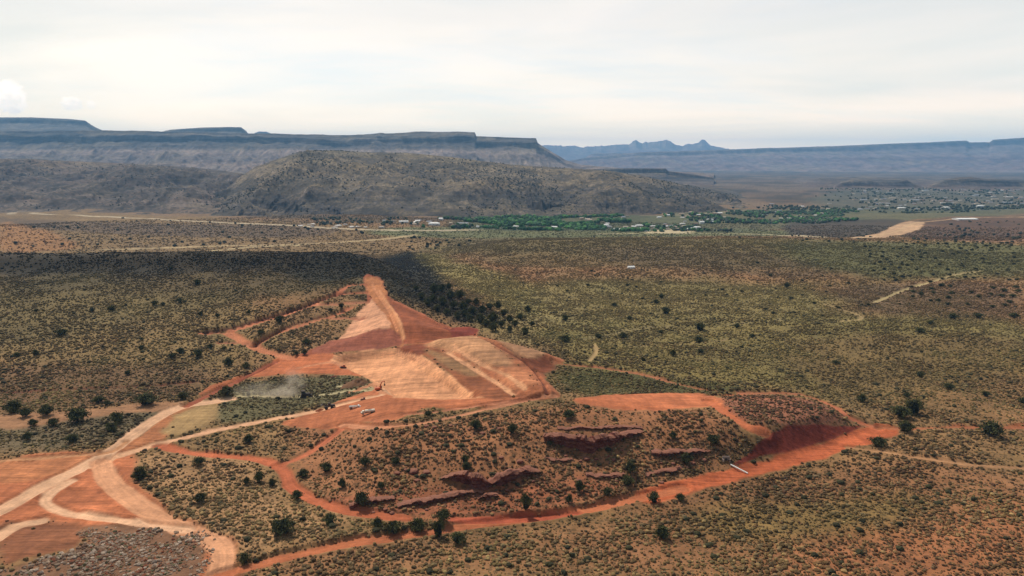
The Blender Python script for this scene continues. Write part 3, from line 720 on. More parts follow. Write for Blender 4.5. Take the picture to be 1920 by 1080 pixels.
# lava rims and low swells on the plain to the right
hill('hill', [(1360, 352), (1420, 346), (1480, 342), (1540, 334), (1600, 332), (1700, 334), (1760, 338), (1800, 345)], 4300, 5600, 6200, 1340, 1820, lava, 14, 240, -52, 320, 110, 71, 0.9, 0.1)
RIM = [(0, 0), (0.45, 0.25), (0.6, 0.35), (0.68, 0.92), (0.8, 0.97), (1, 1)]
hill('hill', [(1560, 352), (1580, 340), (1600, 337), (1640, 337.5), (1700, 337), (1712, 343), (1730, 352)], 4100, 4500, 4700, 1555, 1735, lava, 6, 90, -52, 220, 80, 73, 1, 0.15, RIM, 0.2)
hill('hill', [(1735, 353), (1750, 344), (1775, 336), (1800, 332), (1822, 332), (1850, 336), (1900, 337), (1960, 341), (2100, 345)], 4000, 4500, 4800, 1730, 2100, lava, 10, 110, -52, 300, 90, 75, 1, 0.15, RIM, 0.2)

basalt_m = rock_mat('basalt_slope', [(0.0, lin(98, 86, 82)), (0.3, lin(66, 60, 60)), (0.7, lin(84, 74, 70)), (1.0, lin(130, 112, 90))], -50, 60, tuple(lin(96, 84, 66)), 0.45, 0.06, wob=30, basalt=0.7, bd=0.06)
hill('hill', [(400, 415), (440, 385), (480, 366), (530, 350), (575, 349), (610, 358), (650, 378), (700, 392), (760, 400), (800, 412)], 2070, 2480, 2900, 400, 800, basalt_m, 42, 110, -55, 420, 160, 81, 0.7, 0.1, None, 0.8, 0.4)
hill('hill', [(820, 412), (870, 392), (920, 372), (980, 360), (1040, 356), (1100, 352), (1160, 354), (1220, 368), (1290, 388), (1340, 405)], 2230, 2620, 3000, 820, 1340, basalt_m, 42, 110, -55, 460, 160, 83, 0.7, 0.1, None, 0.8, 0.4)
HILLG = [GRIDS[0], GRIDS[1], GRIDS[2]]
# ------------------------------------------------------------------ haze: even, pale, slightly blue air up to above the summits
def haze_box():
    me = bpy.data.meshes.new('haze'); bm = bmesh.new()
    bmesh.ops.create_cube(bm, size=1.0)
    bm.to_mesh(me); bm.free()
    o = link_mesh('haze', me); o.location = (0, 0, (850-85)/2.0); o.scale = (54000, 54000, 850+85)
    m = bpy.data.materials.new('haze_air'); m.use_nodes = True; t = m.node_tree
    for n in list(t.nodes): t.nodes.remove(n)
    v = N(t, 'ShaderNodeVolumePrincipled'); v.inputs['Density'].default_value = HAZE_D
    v.inputs['Color'].default_value = (0.27, 0.60, 1.0, 1); v.inputs['Anisotropy'].default_value = 0.0
    ou = N(t, 'ShaderNodeOutputMaterial'); L(t, v.outputs[0], ou.inputs['Volume'])
    m.cycles.homogeneous_volume = True if hasattr(m.cycles, 'homogeneous_volume') else None
    me.materials.append(m)
    tag(o, 'thin bluish haze filling the air over the desert valley', None, kind='stuff')
HAZE_D = 5.2e-5
haze_box()

# ------------------------------------------------------------------ low desert brush: uncountable, one object of instances grown by geometry nodes
def leaf_mat(name, attr='tint', vary=0.5, inst=True, scale=2.0):
    m, t, b = new_mat(name)
    at = N(t, 'ShaderNodeAttribute', attribute_name=attr)
    if inst: at.attribute_type = 'INSTANCER'
    geo = N(t, 'ShaderNodeNewGeometry')
    n = noise(t, geo.outputs['Position'], scale, 3, 0.7)
    f = math_n(t, 'MULTIPLY_ADD', n, 2*vary, 1-vary)
    sc = N(t, 'ShaderNodeVectorMath', operation='SCALE'); L(t, at.outputs['Color'], sc.inputs[0]); L(t, f, sc.inputs['Scale'])
    L(t, sc.outputs[0], b.inputs['Base Color'])
    return m
def scatter(name, pts, size, tints, mat, sub=2, nscale=2.6, namp=0.45, squash=0.6, lift=0.25, label=None, spike=0.0):
    me = bpy.data.meshes.new(name)
    me.vertices.add(len(pts)); me.vertices.foreach_set('co', pts.astype(np.float32).ravel())
    a = me.attributes.new('size', 'FLOAT', 'POINT'); a.data.foreach_set('value', size.astype(np.float32))
    a = me.attributes.new('rot', 'FLOAT', 'POINT'); a.data.foreach_set('value', RNG.uniform(0, 6.28, len(pts)).astype(np.float32))
    a = me.attributes.new('tint', 'FLOAT_COLOR', 'POINT')
    a.data.foreach_set('color', np.concatenate([tints, np.ones((len(pts), 1))], 1).astype(np.float32).ravel())
    o = link_mesh(name, me); me.materials.append(mat)
    g = bpy.data.node_groups.new(name+'_nodes', 'GeometryNodeTree')
    g.interface.new_socket('Geometry', in_out='INPUT', socket_type='NodeSocketGeometry')
    g.interface.new_socket('Geometry', in_out='OUTPUT', socket_type='NodeSocketGeometry')
    gi = g.nodes.new('NodeGroupInput'); go = g.nodes.new('NodeGroupOutput')
    gi_ = g.nodes.new('GeometryNodeGeometryToInstance')
    for k in range(5):
        ic = g.nodes.new('GeometryNodeMeshIcoSphere'); ic.inputs['Radius'].default_value = 0.5; ic.inputs['Subdivisions'].default_value = sub
        sp = g.nodes.new('GeometryNodeSetPosition'); g.links.new(ic.outputs['Mesh'], sp.inputs['Geometry'])
        nz = g.nodes.new('ShaderNodeTexNoise'); nz.noise_dimensions = '4D'
        nz.inputs['W'].default_value = 3.7*k; nz.inputs['Scale'].default_value = nscale; nz.inputs['Detail'].default_value = 3.0
        nz.inputs['Roughness'].default_value = 0.8
        sb = g.nodes.new('ShaderNodeVectorMath'); sb.operation = 'SUBTRACT'; sb.inputs[1].default_value = (0.5, 0.5, 0.5)
        g.links.new(nz.outputs['Color'], sb.inputs[0])
        sc = g.nodes.new('ShaderNodeVectorMath'); sc.operation = 'SCALE'; sc.inputs['Scale'].default_value = namp*2
        g.links.new(sb.outputs[0], sc.inputs[0]); g.links.new(sc.outputs[0], sp.inputs['Offset'])
        tr = g.nodes.new('GeometryNodeTransform'); tr.inputs['Scale'].default_value = (1, 1.0-0.06*k, squash*(0.85+0.08*k)); tr.inputs['Translation'].default_value = (0, 0, lift)
        g.links.new(sp.outputs[0], tr.inputs['Geometry'])
        sm_ = g.nodes.new('GeometryNodeSetMaterial'); sm_.inputs['Material'].default_value = mat
        g.links.new(tr.outputs[0], sm_.inputs['Geometry'])
        g.links.new(sm_.outputs[0], gi_.inputs[0])
    iop = g.nodes.new('GeometryNodeInstanceOnPoints'); iop.inputs['Pick Instance'].default_value = True
    ri = g.nodes.new('FunctionNodeRandomValue'); ri.data_type = 'INT'
    for s_ in ri.inputs:
        if s_.name == 'Min' and s_.type == 'INT': s_.default_value = 0
        if s_.name == 'Max' and s_.type == 'INT': s_.default_value = 4
    g.links.new([s_ for s_ in ri.outputs if s_.type == 'INT'][0], iop.inputs['Instance Index'])
    na = g.nodes.new('GeometryNodeInputNamedAttribute'); na.data_type = 'FLOAT'; na.inputs['Name'].default_value = 'size'
    nr_ = g.nodes.new('GeometryNodeInputNamedAttribute'); nr_.data_type = 'FLOAT'; nr_.inputs['Name'].default_value = 'rot'
    cx_ = g.nodes.new('ShaderNodeCombineXYZ')
    g.links.new(nr_.outputs[0], cx_.inputs[2]); g.links.new(cx_.outputs[0], iop.inputs['Rotation'])
    g.links.new(na.outputs[0], iop.inputs['Scale'])
    g.links.new(gi.outputs[0], iop.inputs['Points']); g.links.new(gi_.outputs[0], iop.inputs['Instance'])
    g.links.new(iop.outputs[0], go.inputs[0])
    md = o.modifiers.new('grow', 'NODES'); md.node_group = g
    tag(o, label, None, kind='stuff')
    return o
def wedge(n, r0, r1, half=43.0):
    r = np.sqrt(RNG.uniform(r0*r0, r1*r1, n)); a = np.radians(RNG.uniform(-half, half, n))
    return r*np.sin(a), r*np.cos(a)
BUSH = leaf_mat('desert_brush', vary=0.45)
def brush():
    P = []; Sz = []; T = []
    for r0, r1, dens, s0, s1 in ((165, 300, 1.45, 0.4, 1.6), (300, 480, 0.95, 0.5, 1.7), (480, 760, 0.5, 0.75, 2.0), (760, 1150, 0.17, 1.2, 2.7), (1150, 2000, 0.028, 1.6, 4.0)):
        area = math.radians(86)/2*(r1*r1-r0*r0); n = int(area*dens)
        x, y = wedge(n, r0, r1)
        # clumping
        if r0 < 700:
            hid = np.clip(np.hypot(x, y)/120*0.8, 1.2, 5)      # no bushes on the verge, graders cleared it
            b2 = surface(x*(1+hid/np.maximum(np.hypot(x, y), 1)), y*(1+hid/np.maximum(np.hypot(x, y), 1)))[2]
        else: b2 = 0.0
        c = fbm(x, y, 14, 3, 201); c2 = fbm(x, y, 70, 3, 207)
        z, col, bare, veg, cat = surface(x, y)
        keep = (RNG.random(n) < np.clip(0.78+0.75*c+0.35*c2, 0.08, 1)*veg*(1-bare)**1.5*(1-0.9*b2))
        # thinner on the sheer cut and rock, denser in the swale
        x, y, z, col, c, c2 = x[keep], y[keep], z[keep], col[keep], c[keep], c2[keep]
        m = len(x)
        s = s0+(s1-s0)*RNG.random(m)**3.2
        s = s*(1+0.3*c)
        sage = np.array([lin(112, 100, 72), lin(100, 84, 52), lin(84, 70, 44), lin(128, 108, 70), lin(152, 128, 82), lin(108, 76, 52), lin(64, 58, 40)])
        pick = RNG.choice(len(sage), m, p=[.16, .2, .2, .14, .10, .1, .1])
        t = sage[pick]*0.68+col*0.32
        t = t*(0.65+0.85*RNG.random(m)**1.5)[:, None]
        sp = fbm(x, y, 40, 3, 223)[:, None]; t = t*(1+0.4*sp)+np.clip(sp, 0, 1)*lin(56, 62, 24)
        big = RNG.random(m) < 0.005
        s = np.where(big & (np.hypot(x, y) < 1150), RNG.uniform(1.7, 2.7, m), s)
        dist = sm(380, 800, np.hypot(x, y))[:, None]
        t = t*(1-0.6*dist)+col*1.05*0.6*dist
        t = np.where(big[:, None], lin(70, 66, 42)*(0.7+0.5*RNG.random(m))[:, None], t)
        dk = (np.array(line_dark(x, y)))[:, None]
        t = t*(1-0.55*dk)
        P.append(np.stack([x, y, z-0.05*s], -1)); Sz.append(s); T.append(t)
    P = np.concatenate(P); Sz = np.concatenate(Sz); T = np.concatenate(T)
    print('brush', len(P))
    scatter('desert_brush', P, Sz, np.clip(T*0.76, 0.01, 1), BUSH, 2, 2.6, 0.42, 0.62, 0.22, 'low olive and tan sagebrush scattered over the red desert ground')
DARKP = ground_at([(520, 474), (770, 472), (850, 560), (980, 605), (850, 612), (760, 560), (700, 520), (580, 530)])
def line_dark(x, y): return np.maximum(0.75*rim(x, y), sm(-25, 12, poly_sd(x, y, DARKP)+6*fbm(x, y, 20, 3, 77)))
brush()

# rubble field at lower left: loose broken rock
def rubble():
    Pg = ground_at(smooth_line([(0, 1068), (150, 1030), (168, 992), (370, 994), (388, 1020), (340, 1092), (-60, 1092)], True, 3))
    n = 26000
    lo = Pg.min(0); hi = Pg.max(0)
    x = RNG.uniform(lo[0], hi[0], n); y = RNG.uniform(lo[1], hi[1], n)
    sd = poly_sd(x, y, Pg); k = (sd > RNG.uniform(-2.0, 1.0, n)) & (RNG.random(n) < np.clip(0.55+1.6*fbm(x, y, 7, 3, 401), 0.03, 1)); x = x[k]; y = y[k]
    s = (0.12+1.5*RNG.random(len(x))**5)*(1+0.5*fbm(x, y, 9, 2, 403))
    z = Hs(x, y)
    base = 0.8*np.array([lin(158, 132, 108), lin(178, 156, 134), lin(128, 98, 76), lin(140, 84, 58), lin(100, 92, 62)])
    t = 1.15*base[RNG.choice(5, len(x), p=[.34, .2, .24, .12, .10])]*(0.7+0.5*RNG.random(len(x)))[:, None]
    scatter('rock_rubble', np.stack([x, y, z-0.1*s], -1), s, t, leaf_mat('broken_rock', vary=0.25), 1, 1.8, 0.3, 0.7, 0.15, 'grey and rust broken rock spread over the ground in the lower left corner')
rubble()

# ------------------------------------------------------------------ junipers: each one a tree of its own
JUN = leaf_mat('juniper_leaves', 'leafcol', 0.35, False, 1.5)
BARK = plain('juniper_bark', lin(96, 78, 62), 0.95, vary=0.3)
def crown_mesh(name, seed, nclump=26, per=34, flat=0.85, w=1.0, size=0.16):
    rr = np.random.default_rng(seed)
    V = []; F = []; Cc = []
    def tri(c, s, col):
        a = rr.normal(size=3); a /= np.linalg.norm(a); b = np.cross(a, rr.normal(size=3)); b /= np.linalg.norm(b)
        i = len(V); V.extend([c+a*s, c-a*s*0.6+b*s*0.8, c-a*s*0.5-b*s*0.8, c+b*s*0.2+np.cross(a, b)*s*0.6]); F.append((i, i+1, i+2)); F.append((i, i+3, i+1)); Cc.extend([col]*4)
    for k in range(nclump):
        th = rr.uniform(0, 6.28); ph = rr.uniform(-0.25, 1.45); rad = rr.uniform(0.45, 0.95)
        c = np.array([math.cos(th)*math.cos(ph)*rad*w, math.sin(th)*math.cos(ph)*rad*w, 0.62+math.sin(ph)*rad*flat*0.75])*0.5
        cr = rr.uniform(0.13, 0.25)
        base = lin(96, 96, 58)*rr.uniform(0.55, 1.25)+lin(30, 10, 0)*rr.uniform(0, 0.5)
        for j in range(per):
            d = rr.normal(size=3); d /= np.linalg.norm(d)
            tri(c+d*cr*rr.uniform(0.5, 1.1)*np.array([1, 1, 0.85]), size*rr.uniform(0.35, 0.7)*0.5, base*rr.uniform(0.7, 1.3))
    # dense darker fill inside the crown
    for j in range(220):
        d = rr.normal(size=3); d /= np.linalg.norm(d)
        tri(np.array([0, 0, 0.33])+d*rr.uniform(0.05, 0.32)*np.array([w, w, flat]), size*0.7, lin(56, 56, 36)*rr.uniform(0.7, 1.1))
    me = bpy.data.meshes.new(name)
    V = np.array(V); V[:, 2] = np.maximum(V[:, 2], 0.02)
    me.from_pydata([tuple(v) for v in V], [], F); me.update()
    at = me.attributes.new('leafcol', 'FLOAT_COLOR', 'POINT')
    at.data.foreach_set('color', np.concatenate([np.array(Cc), np.ones((len(Cc), 1))], 1).astype(np.float32).ravel())
    me.materials.append(JUN)
    return me
def trunk_mesh(seed):
    rr = random.Random(seed); bm = bmesh.new()
    def limb(p, q, r0, r1):
        d = q-p; m = Matrix.Translation((p+q)/2) @ d.to_track_quat('Z', 'Y').to_matrix().to_4x4()
        bmesh.ops.create_cone(bm, segments=7, radius1=r0, radius2=r1, depth=d.length, matrix=m, cap_ends=True)
    base = Vector((0, 0, -0.08)); f = Vector((rr.uniform(-.04, .04), rr.uniform(-.04, .04), 0.16))
    limb(base, f, 0.05, 0.035)
    for k in range(5):
        a = k*1.257+rr.uniform(-.3, .3); e = Vector((math.cos(a)*0.26, math.sin(a)*0.26, rr.uniform(.3, .5)))
        limb(f, e, 0.026, 0.008)
    me = bpy.data.meshes.new('trunk'); bm.to_mesh(me); bm.free(); me.materials.append(BARK); return me
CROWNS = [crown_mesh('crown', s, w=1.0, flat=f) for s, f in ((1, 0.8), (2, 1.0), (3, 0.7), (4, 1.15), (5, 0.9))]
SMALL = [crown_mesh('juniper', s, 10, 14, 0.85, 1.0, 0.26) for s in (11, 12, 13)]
TRUNKS = [trunk_mesh(s) for s in (1, 2)]
def pix_of(x, y, z):
    d = np.array([x, y, z-CAM_Z]); f = d[1]*ct-d[2]*st; up = d[1]*st+d[2]*ct
    return 960+FPX*d[0]/f, 540-FPX*up/f, f
_taken = []
NJ = [0]
def juniper(u, v, wpx, label, group, tall=0.0):
    g = ground_at([(u, v)])[0]; z = float(Hs(np.array([g[0]]), np.array([g[1]]))[0])
    _, _, f = pix_of(g[0], g[1], z)
    w = max(1.6, wpx*f/FPX)
    k = NJ[0]; NJ[0] += 1
    h = w*(1.0 + tall)
    rz = RNG.uniform(0, 6.28)
    if wpx >= 9:
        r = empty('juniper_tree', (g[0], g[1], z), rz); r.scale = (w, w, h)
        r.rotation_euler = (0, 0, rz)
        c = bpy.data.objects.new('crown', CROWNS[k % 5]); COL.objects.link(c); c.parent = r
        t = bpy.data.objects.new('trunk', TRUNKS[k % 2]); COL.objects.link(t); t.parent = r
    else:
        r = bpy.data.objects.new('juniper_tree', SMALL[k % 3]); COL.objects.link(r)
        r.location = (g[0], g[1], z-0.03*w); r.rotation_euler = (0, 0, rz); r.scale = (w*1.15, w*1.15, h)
    _taken.append((u, v, wpx))
    tag(r, label, 'juniper', group)
    return r
# large ones near the camera, each singled out
NEAR = [
 (530, 1001, 44, 'largest dark round juniper left of the lower red track, near the bottom edge', 0),
 (1243, 1008, 32, 'lone dark juniper in the brush at the bottom, right of the lower red track', 0),
 (859, 1018, 30, 'dark round juniper below the lower red track, right of a tall narrow one', 0.15),
 (822, 1005, 24, 'tall narrow dark juniper on the lower red track among round ones', 0.9),
 (784, 989, 32, 'pale green round juniper above the lower red track, right of a darker pair', 0.1),
 (738, 996, 34, 'dark juniper above the lower red track, right half of a pair', 0.15),
 (708, 988, 24, 'paler juniper touching the left side of a bigger one above the lower red track', 0),
 (832, 978, 30, 'dark juniper just behind the tall narrow one above the lower red track', 0.2),
 (619, 982, 26, 'low dark juniper under the bend of the red track at the knoll foot', -0.1),
 (557, 938, 22, 'small grey green juniper outside the bend of the red track', 0),
 (375, 942, 26, 'dark round juniper halfway between the forked haul road and the red track', 0),
 (265, 898, 30, 'round dark juniper at the edge of the orange dirt by the haul road fork', 0.1),
 (373, 871, 22, 'small dark juniper right of the top of the haul road fork', 0),
 (459, 1052, 22, 'juniper in the corner between the haul road bend and the lower red track', 0.2),
 (487, 902, 20, 'upper of three thin dark junipers left of the red track bend', 0.5),
 (462, 908, 14, 'leftmost of three thin dark junipers left of the red track bend', 0.4),
 (510, 912, 14, 'lowest of three thin dark junipers left of the red track bend', 0.5),
 (145, 790, 40, 'largest dark juniper left of the haul roads, standing in grey brush', 0),
 (274, 758, 38, 'wide dark juniper above the pale dirt strip at the left', -0.25),
 (88, 778, 26, 'middle sized juniper on the upper side of the pale dirt strip at the left', 0.1),
 (48, 781, 24, 'low juniper on the upper side of the pale dirt strip, second from the left edge', 0),
 (26, 772, 32, 'broad juniper nearest the left edge above the pale dirt strip', 0),
 (343, 748, 20, 'small double topped juniper at the end of the pale dirt strip', 0.1),
 (220, 790, 26, 'grey green juniper in the brush just right of the largest one at the left', 0),
 (62, 798, 18, 'small juniper under the pale dirt strip near the left edge', 0),
 (100, 797, 22, 'small juniper under the pale dirt strip, left of the largest one', -0.1),
 (52, 825, 18, 'dark bush like juniper in the grey brush at the left edge', 0.1),
 (135, 828, 22, 'flat topped juniper in the grey brush below the largest one at the left', 0),
 (210, 808, 24, 'juniper low in the grey brush beside the haul road', 0),
 (425, 742, 26, 'dark juniper at the left end of the dust covered strip', 0),
 (803, 780, 16, 'square looking olive juniper between the two orange tracks below the dam', 0.1),
 (467, 830, 20, 'juniper right of the tan clearing below the haul road', 0),
 (683, 875, 20, 'dark upright juniper on the left part of the rocky knoll', 0.4),
 (872, 868, 16, 'upper half of two stacked junipers above the double rock arch', 0.3),
 (875, 880, 18, 'lower greener half of two stacked junipers above the double rock arch', 0.3),
 (678, 950, 30, 'dark juniper against the low red ledge at the knoll foot', 0.4),
 (642, 915, 16, 'slim juniper on the knoll, left of the low red ledge', 0.5),
 (714, 918, 16, 'slim juniper on the knoll, just above the low red ledge', 0.3),
 (612, 886, 24, 'spreading green juniper at the left end of the knoll', 0),
 (568, 895, 22, 'pale juniper beside the red track at the left end of the knoll', 0),
 (742, 870, 18, 'grey green juniper in the middle of the knoll brush', 0.2),
 (960, 815, 20, 'grey juniper at the left end of the upper dark rock ledge', 0.3),
 (892, 805, 22, 'grey green juniper near the top of the knoll, left of the dark ledge', 0.3),
 (986, 960, 22, 'tall dark juniper at the knoll foot beside the red track', 0.9),
 (1087, 925, 18, 'tall dark juniper right of the double rock arch', 0.8),
 (1066, 946, 16, 'dark juniper at the knoll foot next to a taller one', 0.4),
 (1138, 932, 20, 'olive juniper at the knoll foot left of the wide red road', 0.1),
 (1182, 888, 22, 'tall dark juniper between the two right hand rock ledges', 0.8),
 (1176, 910, 24, 'pale green juniper under the tall dark one by the right hand ledges', 0),
 (1287, 868, 22, 'dark juniper at the end of the right hand rock ledge', 0.4),
 (1338, 832, 24, 'grey juniper at the right end of the knoll under the curved track', 0.2),
 (1262, 822, 16, 'small juniper on top of the knoll left of the curved track', 0.2),
 (1066, 782, 26, 'round juniper on the knoll top below the right corner of the dam pad', 0),
 (1226, 942, 24, 'dark juniper on the lower edge of the wide red road', 0.1),
 (1275, 938, 18, 'small olive juniper beside the lower edge of the wide red road', 0),
 (1646, 836, 32, 'dark double juniper below the right end of the red road cut', -0.2),
 (1857, 816, 42, 'broad dark juniper leaning over the thin red track at the right edge', -0.1),
 (1690, 783, 34, 'left of a pair of grey junipers above the right end of the road cut', 0),
 (1712, 775, 34, 'right of a pair of grey junipers above the right end of the road cut', 0.1),
 (1698, 810, 28, 'grey juniper standing in the thin red track right of the road cut', 0.1),
 (1700, 745, 14, 'small brown green juniper above the grey pair', 0),
 (1616, 754, 18, 'dark juniper above the curved orange track at the right', 0.1),
 (1778, 730, 18, 'round juniper alone on the right plain above the thin red track', 0),
 (1848, 742, 16, 'low juniper on the right plain near the edge of the view', -0.2),
 (1918, 755, 18, 'juniper cut by the right edge of the view', 0),
 (1725, 706, 16, 'grey brown juniper on the right plain, left of a lone round one', 0),
 (1728, 660, 6, 'tiny dark juniper in the middle of the right plain', 0),
 (1566, 683, 12, 'small dark juniper on the empty middle of the right plain', 0),
 (1725, 624, 18, 'wide dark juniper on the upper right plain', -0.3),
 (1902, 597, 18, 'dark juniper in a row of three, nearest the right edge', -0.2),
 (1834, 596, 18, 'dark juniper in a row of three, the middle one', -0.2),
 (1786, 597, 18, 'dark juniper in a row of three, the left one', -0.2),
 (1744, 608, 12, 'dark juniper below the left end of a row of three', 0),
 (1312, 620, 20, 'upper of two dark junipers beside the pale grey wash', 0),
 (1310, 642, 18, 'lower of two dark junipers beside the pale grey wash', 0),
 (1314, 662, 14, 'brown juniper under the two by the pale grey wash', -0.1),
 (1262, 666, 13, 'upright dark juniper left of the brown one under the grey wash', 0.3),
 (1206, 677, 8, 'tiny juniper in the scrub right of the little bent track', 0),
 (1248, 588, 16, 'dark juniper in a short column of three on the middle plain, the lowest', 0.1),
 (1230, 570, 12, 'dark juniper in a short column of three on the middle plain, the central one', 0),
 (1240, 558, 13, 'dark juniper in a short column of three on the middle plain, the top one', -0.1),
 (1152, 575, 12, 'flat dark juniper left of the short column of three', -0.2),
 (1180, 600, 10, 'dark juniper under the flat one on the middle plain', 0),
 (1060, 602, 14, 'dark juniper right of the dense grove on the dam side', 0.1),
 (1060, 640, 22, 'dark wide juniper in a row of three above the bent little track, the left one', -0.2),
 (1122, 636, 14, 'dark juniper in a row of three above the bent little track, the middle one', 0),
 (1168, 634, 18, 'dark juniper in a row of three above the bent little track, the right one', -0.1),
 (1239, 625, 10, 'small dark juniper on the edge of the dry wash', 0),
 (1382, 615, 12, 'dark juniper on the plain right of the pale grey wash', 0),
 (1411, 634, 12, 'dark juniper below and right of the grey wash', 0),
 (1475, 540, 12, 'tall dark juniper high on the right plain', 0.3),
 (429, 685, 20, 'dark round juniper beside the ridge tracks, nearest the orange fan', 0.1),
 (462, 690, 16, 'olive juniper next to the dark round one by the orange fan', 0.1),
 (372, 668, 18, 'grey juniper on the left ridge below the track junction', 0),
 (338, 663, 16, 'right of two grey junipers on the left ridge slope', 0),
 (324, 670, 14, 'left of two grey junipers on the left ridge slope', 0),
 (395, 655, 12, 'small juniper under the ridge track junction', 0),
 (420, 657, 10, 'small juniper between the ridge tracks and the grey one', 0),
 (524, 606, 18, 'dark juniper between the two upper ridge tracks', 0),
 (490, 628, 14, 'dark juniper touching the second ridge track', 0.1),
 (571, 665, 12, 'upper dark juniper at the top of the orange fan', 0.2),
 (556, 666, 10, 'small dark juniper left of another above the orange fan', 0.1),
 (575, 645, 16, 'pale olive juniper in the scrub between ridge tracks and dam', 0),
 (640, 578, 12, 'dark juniper beside the dam crest between two short tracks', 0),
 (620, 584, 10, 'reddish juniper left of the dam crest', 0),
 (116, 628, 22, 'wide grey brown juniper on the left ridge slope', -0.2),
 (67, 666, 14, 'reddish brown juniper low on the left ridge slope', 0),
 (32, 670, 12, 'small juniper at the left edge of the ridge slope', 0),
 (210, 582, 14, 'dark juniper high on the ridge slope with a long green neighbour', -0.1),
 (173, 584, 9, 'small dark juniper high on the ridge slope, left of a bigger one', 0.2),
 (290, 572, 14, 'dark juniper in a group of three on the upper ridge slope, left', 0),
 (306, 572, 9, 'dark juniper in a group of three on the upper ridge slope, middle and smallest', 0),
 (337, 566, 12, 'dark juniper in a group of three on the upper ridge slope, right', 0.1),
 (370, 533, 13, 'dark juniper standing alone near the ridge top', 0),
 (376, 590, 9, 'dark small juniper below the lone one on the ridge', 0.2),
 (408, 596, 10, 'dark upright juniper above the left end of the top ridge track', 0.3),
 (467, 588, 9, 'dark juniper just above the top ridge track', 0),
 (320, 505, 8, 'small dark juniper close to the ridge crest', 0),
 (68, 585, 8, 'tiny dark juniper high on the ridge near the left edge', 0),
 (265, 655, 12, 'olive juniper alone in the middle of the ridge slope', 0),
 (266, 638, 9, 'paler small juniper above the olive one on the ridge slope', 0),
 (240, 702, 12, 'reddish brown juniper at the foot of the ridge slope', 0),
 (185, 755, 22, 'juniper in the scrub above the pale strip, left of the wide dark one', -0.1),
 (200, 760, 12, 'small juniper beside another above the pale strip', 0),
]
for u, v, w, lab, tl in NEAR:
    juniper(u, v, w, lab, 'junipers scattered over the desert', tl)
# the grove on the far bank beside the dam
GROVE = ground_at([(775, 560), (800, 540), (850, 545), (900, 565), (975, 585), (1000, 605), (990, 628), (930, 612), (885, 612), (830, 590), (790, 575)])
def grove():
    pts = [(815, 550, 15), (828, 548, 14), (845, 560, 14), (862, 560, 15), (830, 572, 13), (812, 565, 12), (850, 577, 13), (868, 580, 14), (886, 588, 13), (802, 572, 11), (905, 585, 13), (918, 580, 12), (934, 578, 12), (880, 602, 13), (900, 605, 14), (925, 602, 15), (945, 592, 12), (955, 605, 12), (975, 600, 11), (985, 628, 12), (925, 620, 15), (940, 614, 12), (990, 585, 10), (838, 590, 11), (858, 598, 11), (912, 612, 12), (966, 612, 11), (893, 572, 11), (878, 570, 10), (790, 560, 10), (842, 543, 10), (780, 545, 9), (956, 622, 10), (998, 612, 9), (820, 583, 10), (870, 592, 11)]
    for u, v, w in pts:
        juniper(u, v, w*1.25, 'dark juniper in the dense grove on the slope just right of the dam footprint', 'junipers in the grove beside the dam', 0.35)
grove()
# far scatter: right plain, beyond the wash and along the far roads
def far_scatter():
    zones = [
     ([(1600, 456), (1900, 455), (1915, 500), (1620, 500)], 62, 5.5, 8.5, 'dark small juniper on the green flat below the pale far road at the right', 'junipers on the green flat at the right'),
     ([(1620, 500), (1900, 500), (1910, 528), (1660, 530)], 24, 6, 9, 'dark juniper on the green slope above the pale dry wash at the right', 'junipers above the dry wash at the right'),
     ([(1690, 535), (1915, 540), (1915, 578), (1720, 578)], 26, 8, 13, 'brown grey juniper in the dark scrub belt below the dry wash at the right', 'junipers in the scrub belt at the right'),
     ([(1350, 480), (1600, 500), (1640, 590), (1400, 600)], 20, 6, 10, 'small dark juniper on the mid plain left of the dry wash', 'junipers on the mid plain'),
     ([(1000, 490), (1340, 500), (1380, 570), (1010, 560)], 16, 5, 9, 'small dark juniper on the plain beyond the grove', 'junipers beyond the grove'),
    ]
    for P, n, a, b, lab, grp in zones:
        P = np.array(P, float); c = 0; tries = 0
        while c < n and tries < 4000:
            tries += 1
            u = RNG.uniform(P[:, 0].min(), P[:, 0].max()); v = RNG.uniform(P[:, 1].min(), P[:, 1].max())
            if not inside(np.array([u]), np.array([v]), P)[0]: continue
            w = RNG.uniform(a, b)
            if any(abs(u-q[0]) < (w+q[2])*0.6 and abs(v-q[1]) < (w+q[2])*0.3 for q in _taken): continue
            g = ground_at([(u, v)])[0]
            juniper(u, v, w, lab, grp, -0.25); c += 1
far_scatter()
